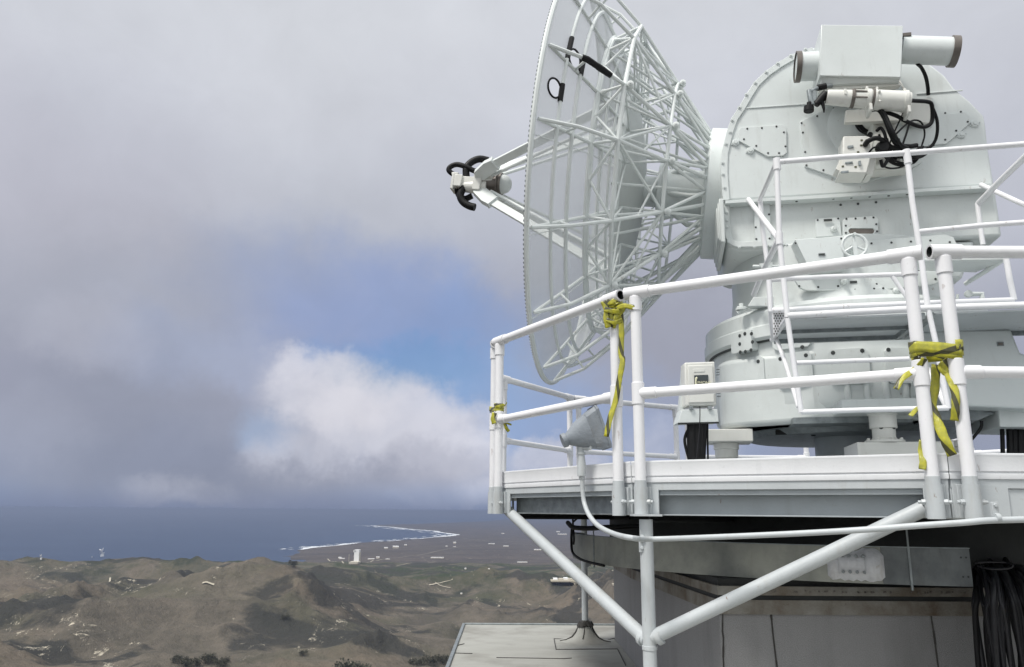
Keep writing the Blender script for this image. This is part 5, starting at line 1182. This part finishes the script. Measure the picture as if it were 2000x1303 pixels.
def text(s,size,origin,xd,zd,m,parent,name,ext=.0015):
    c=bpy.data.curves.new(name,'FONT'); c.body=s; c.size=size; c.extrude=ext; t_=bpy.data.objects.new('tmp',c); COL.objects.link(t_); bpy.context.view_layer.update()
    me=bpy.data.meshes.new_from_object(t_.evaluated_get(bpy.context.evaluated_depsgraph_get())); bpy.data.objects.remove(t_)
    po=Vector(ORG[parent.name]); o=bpy.data.objects.new(name,me); COL.objects.link(o); o.parent=parent
    X=Vector(xd).normalized(); Z=Vector(zd).normalized(); Y=X.cross(Z)*-1; Nn=X.cross(Z)
    for v in me.vertices: c_=v.co.copy(); v.co=X*c_.x+Z*c_.y+Nn*c_.z
    o.location=Vector(origin)-po; me.materials.clear(); me.materials.append(M[m]); return o
text('PHONE',.034,PB(1362.0,750,yp-.024),(1,0,0),(0,0,1),'cream',sg,'sign_lettering')
b=MB(); b.tube([PB(1361.5,737.5,yp-.026),PB(1359.6,739,yp-.026),PB(1359,746,yp-.026),PB(1359.6,754,yp-.026),PB(1361.5,756,yp-.026)],[.008,.010,.006,.010,.008],6); b.build('handset_symbol','cream',sg)
for a_,r_ in ((((1352,826),(1352,860),(1355,903)),.045),(((1362,826),(1363,860),(1362,903)),.045),(((1371,826),(1370,860),(1368,903)),.04),(((1349,830),(1339,850),(1338,868),(1348,905)),.012),(((1382,826),(1382,860),(1383,905)),.008)):
    b=MB(); b.tube(curve([PB(x,y,yp+.06) for x,y in a_],5),r_,10); b.build('riser_cable','rubber',ph)
b=MB(); b.tube(curve([PB(x,y,yp-.06) for x,y in ((1367,793),(1367,815),(1366,840),(1363,870),(1359,903))],5),.004,6); b.build('thin_cord','cable',ph)
# ================================================================== caution tape
def ribbon(b,pts,wd,wdir=None,tw=0.):
    P=[Vector(p) for p in curve(pts,6)]; n=len(P); L=0; rows=[]; uv=[]
    for i,p in enumerate(P):
        if i: L+=(p-P[i-1]).length
        t=(P[min(i+1,n-1)]-P[max(i-1,0)]).normalized(); s_=Vector(wdir) if wdir is not None else t.cross(Vector((0,-1,0)))
        s_=(s_-t*s_.dot(t)).normalized(); s_=Matrix.Rotation(tw*i/n+.06*math.sin(i*.8),3,t)@s_
        k=wd*.39*(1+.05*math.sin(i*1.3)); nn=t.cross(s_)*.0025*math.sin(i*.9)
        rows.append([p-s_*k,p-s_*k*.3+nn,p+s_*k*.35-nn,p+s_*k]); uv+=[(L*1.0/.1*.18,0),(L/.1*.18,.35),(L/.1*.18,.67),(L/.1*.18,1)]
    if not hasattr(b,'uvs'): b.uvs=[]
    b.grid(rows); b.uvs+=uv
def tpx(lst,dz=0.): return [nr(*q) for q in lst]
# right double post
r=thing('caution_tape',nr(1830,690,4.05),'yellow and black caution tape wrapped round the double post at right, ends hanging','tape','strips of yellow and black tape on the posts')
a2=vtx(2); q2=(vtx(1)-a2)/np.linalg.norm(vtx(1)-a2)*PD_+a2; q3=(vtx(3)-a2)/np.linalg.norm(vtx(3)-a2)*PD_+a2
def wrap(pa,pb,z0,z1,wd,rr,turns,name,parent,seed=0,lo=(0,0)):   # turns of tape round both posts
    rnd=random.Random(seed); pa,pb=np.array(pa),np.array(pb); d=(pb-pa)/np.linalg.norm(pb-pa); n_=np.array([d[1],-d[0]]); pts=[]
    for k in range(turns):
        z=z0+(z1-z0)*(k/(max(1,turns-1))); e=.004*k
        for (c,a0,a1) in ((pa,90,270),(pb,-90,90)):
            for j in range(5):
                a=RAD(a0+(a1-a0)*j/4); p=c+(d*math.cos(a)+n_*math.sin(a))*(rr+e); pts.append((p[0],p[1],z+rnd.uniform(-.003,.003)))
    b=MB(); ribbon(b,pts,wd,(0,0,1)); return b.build(name,'tape',parent,solid=.0012,smooth=60)
zt_=float(nr(1830,684,4.0)[2]); d2=float(q2[1])
zc_=float(at(1830,686,float((q2[1]+q3[1])/2))[2])
wrap(q2,q3,zc_-.024,zc_+.024,.075,.037,3,'wrap',r,2)
yt=float(q2[1])-.06
for pts,wd in (([(1806,700,yt),(1798,712,yt+.02),(1786,722,yt+.05),(1762,740,yt+.05),(1750,760,yt+.04)],.038),([(1842,704,yt),(1848,722,yt+.02),(1858,745,yt),(1866,770,yt-.02),(1866,800,yt-.02),(1864,822,yt)],.05),([(1850,702,yt+.02),(1836,716,yt+.02),(1846,730,yt+.02),(1856,726,yt+.02)],.03),
  ([(1828,712,yt+.08),(1826,760,yt+.08),(1820,790,yt+.07),(1832,825,yt+.03),(1846,860,yt),(1860,890,yt)],.060),([(1806,790,yt+.07),(1790,800,yt+.07),(1778,812,yt+.06)],.03),([(1802,860,yt+.07),(1800,880,yt+.07),(1803,900,yt+.05),(1801,917,yt+.05)],.045)):
    b=MB(); ribbon(b,tpx(pts),wd,tw=.7); b.build('hanging_end','tape',r,solid=.0012,smooth=60)
# centre double post
a1_=vtx(1); s1=(vtx(0)-a1_)/np.linalg.norm(vtx(0)-a1_)*PD_+a1_; s2=(vtx(2)-a1_)/np.linalg.norm(vtx(2)-a1_)*PD_+a1_
r=thing('caution_tape',(float(s1[0]),float(s1[1]),1.2),'yellow tape knotted at the top of the middle double post with one long hanging end','tape','strips of yellow and black tape on the posts')
z1_=float(at(1200,610,float(s1[1]))[2]); z2_=float(at(1240,603,float(s2[1]))[2])
wrap(s1,s1+np.array([.001,0]),z1_-.03,z1_+.06,.06,.037,5,'wrap',r,5)
b=MB(); n_=np.array([-.45,-.9])*.04; ribbon(b,[V3(s1+n_,z1_+.0),V3((s1+s2)/2+n_*1.1,(z1_+z2_)/2+.02),V3(s2+n_,z2_),V3(s2+np.array([.04,-.01]),z2_+.003),V3(s2-n_,z2_)],.042,(0,0,1)); b.build('cross_strip','tape',r,solid=.0012,smooth=60)
ys=float(s1[1])-.05
for pts,wd in (([(1178,588,ys),(1184,602,ys),(1192,618,ys),(1200,632,ys)],.05),([(1186,600,ys),(1184,622,ys),(1188,640,ys)],.05),([(1212,612,ys),(1214,650,ys),(1213,690,ys),(1216,705,ys-.01),(1210,740,ys-.01),(1203,780,ys),(1192,815,ys),(1184,853,ys)],.046),([(1196,640,ys),(1205,618,ys-.01),(1216,604,ys-.01),(1218,596,ys)],.05),([(1180,604,ys-.01),(1198,608,ys-.02),(1212,610,ys-.02)],.045),([(1184,624,ys-.01),(1200,630,ys-.02),(1215,626,ys-.01)],.04)):
    b=MB(); ribbon(b,tpx(pts),wd,tw=.5); b.build('hanging_end','tape',r,solid=.0012,smooth=60)
a0_=vtx(0); t1=(vtx(-1)-a0_)/np.linalg.norm(vtx(-1)-a0_)*PD_+a0_; t2=(vtx(1)-a0_)/np.linalg.norm(vtx(1)-a0_)*PD_+a0_
zz_=float(at(970,798,float(t2[1]))[2])
r=thing('caution_tape',(float(t2[0]),float(t2[1]),.8),'small yellow and black tape scrap tied round the far left corner posts','tape','strips of yellow and black tape on the posts')
wrap(t1,t2,zz_-.01,zz_+.02,.05,.038,2,'wrap',r,9); yl_=float(t2[1])-.05
for pts,wd in (([(966,806,yl_),(963,818,yl_),(965,828,yl_)],.05),([(984,822,yl_),(989,836,yl_),(994,843,yl_)],.035),([(986,826,yl_),(994,828,yl_),(999,830,yl_)],.02),([(980,797,yl_),(987,791,yl_),(990,786,yl_)],.012)):
    b=MB(); ribbon(b,tpx(pts),wd,tw=.5); b.build('hanging_end','tape',r,solid=.0012,smooth=60)
# every remaining empty part name keeps to its kind
bpy.context.view_layer.update()
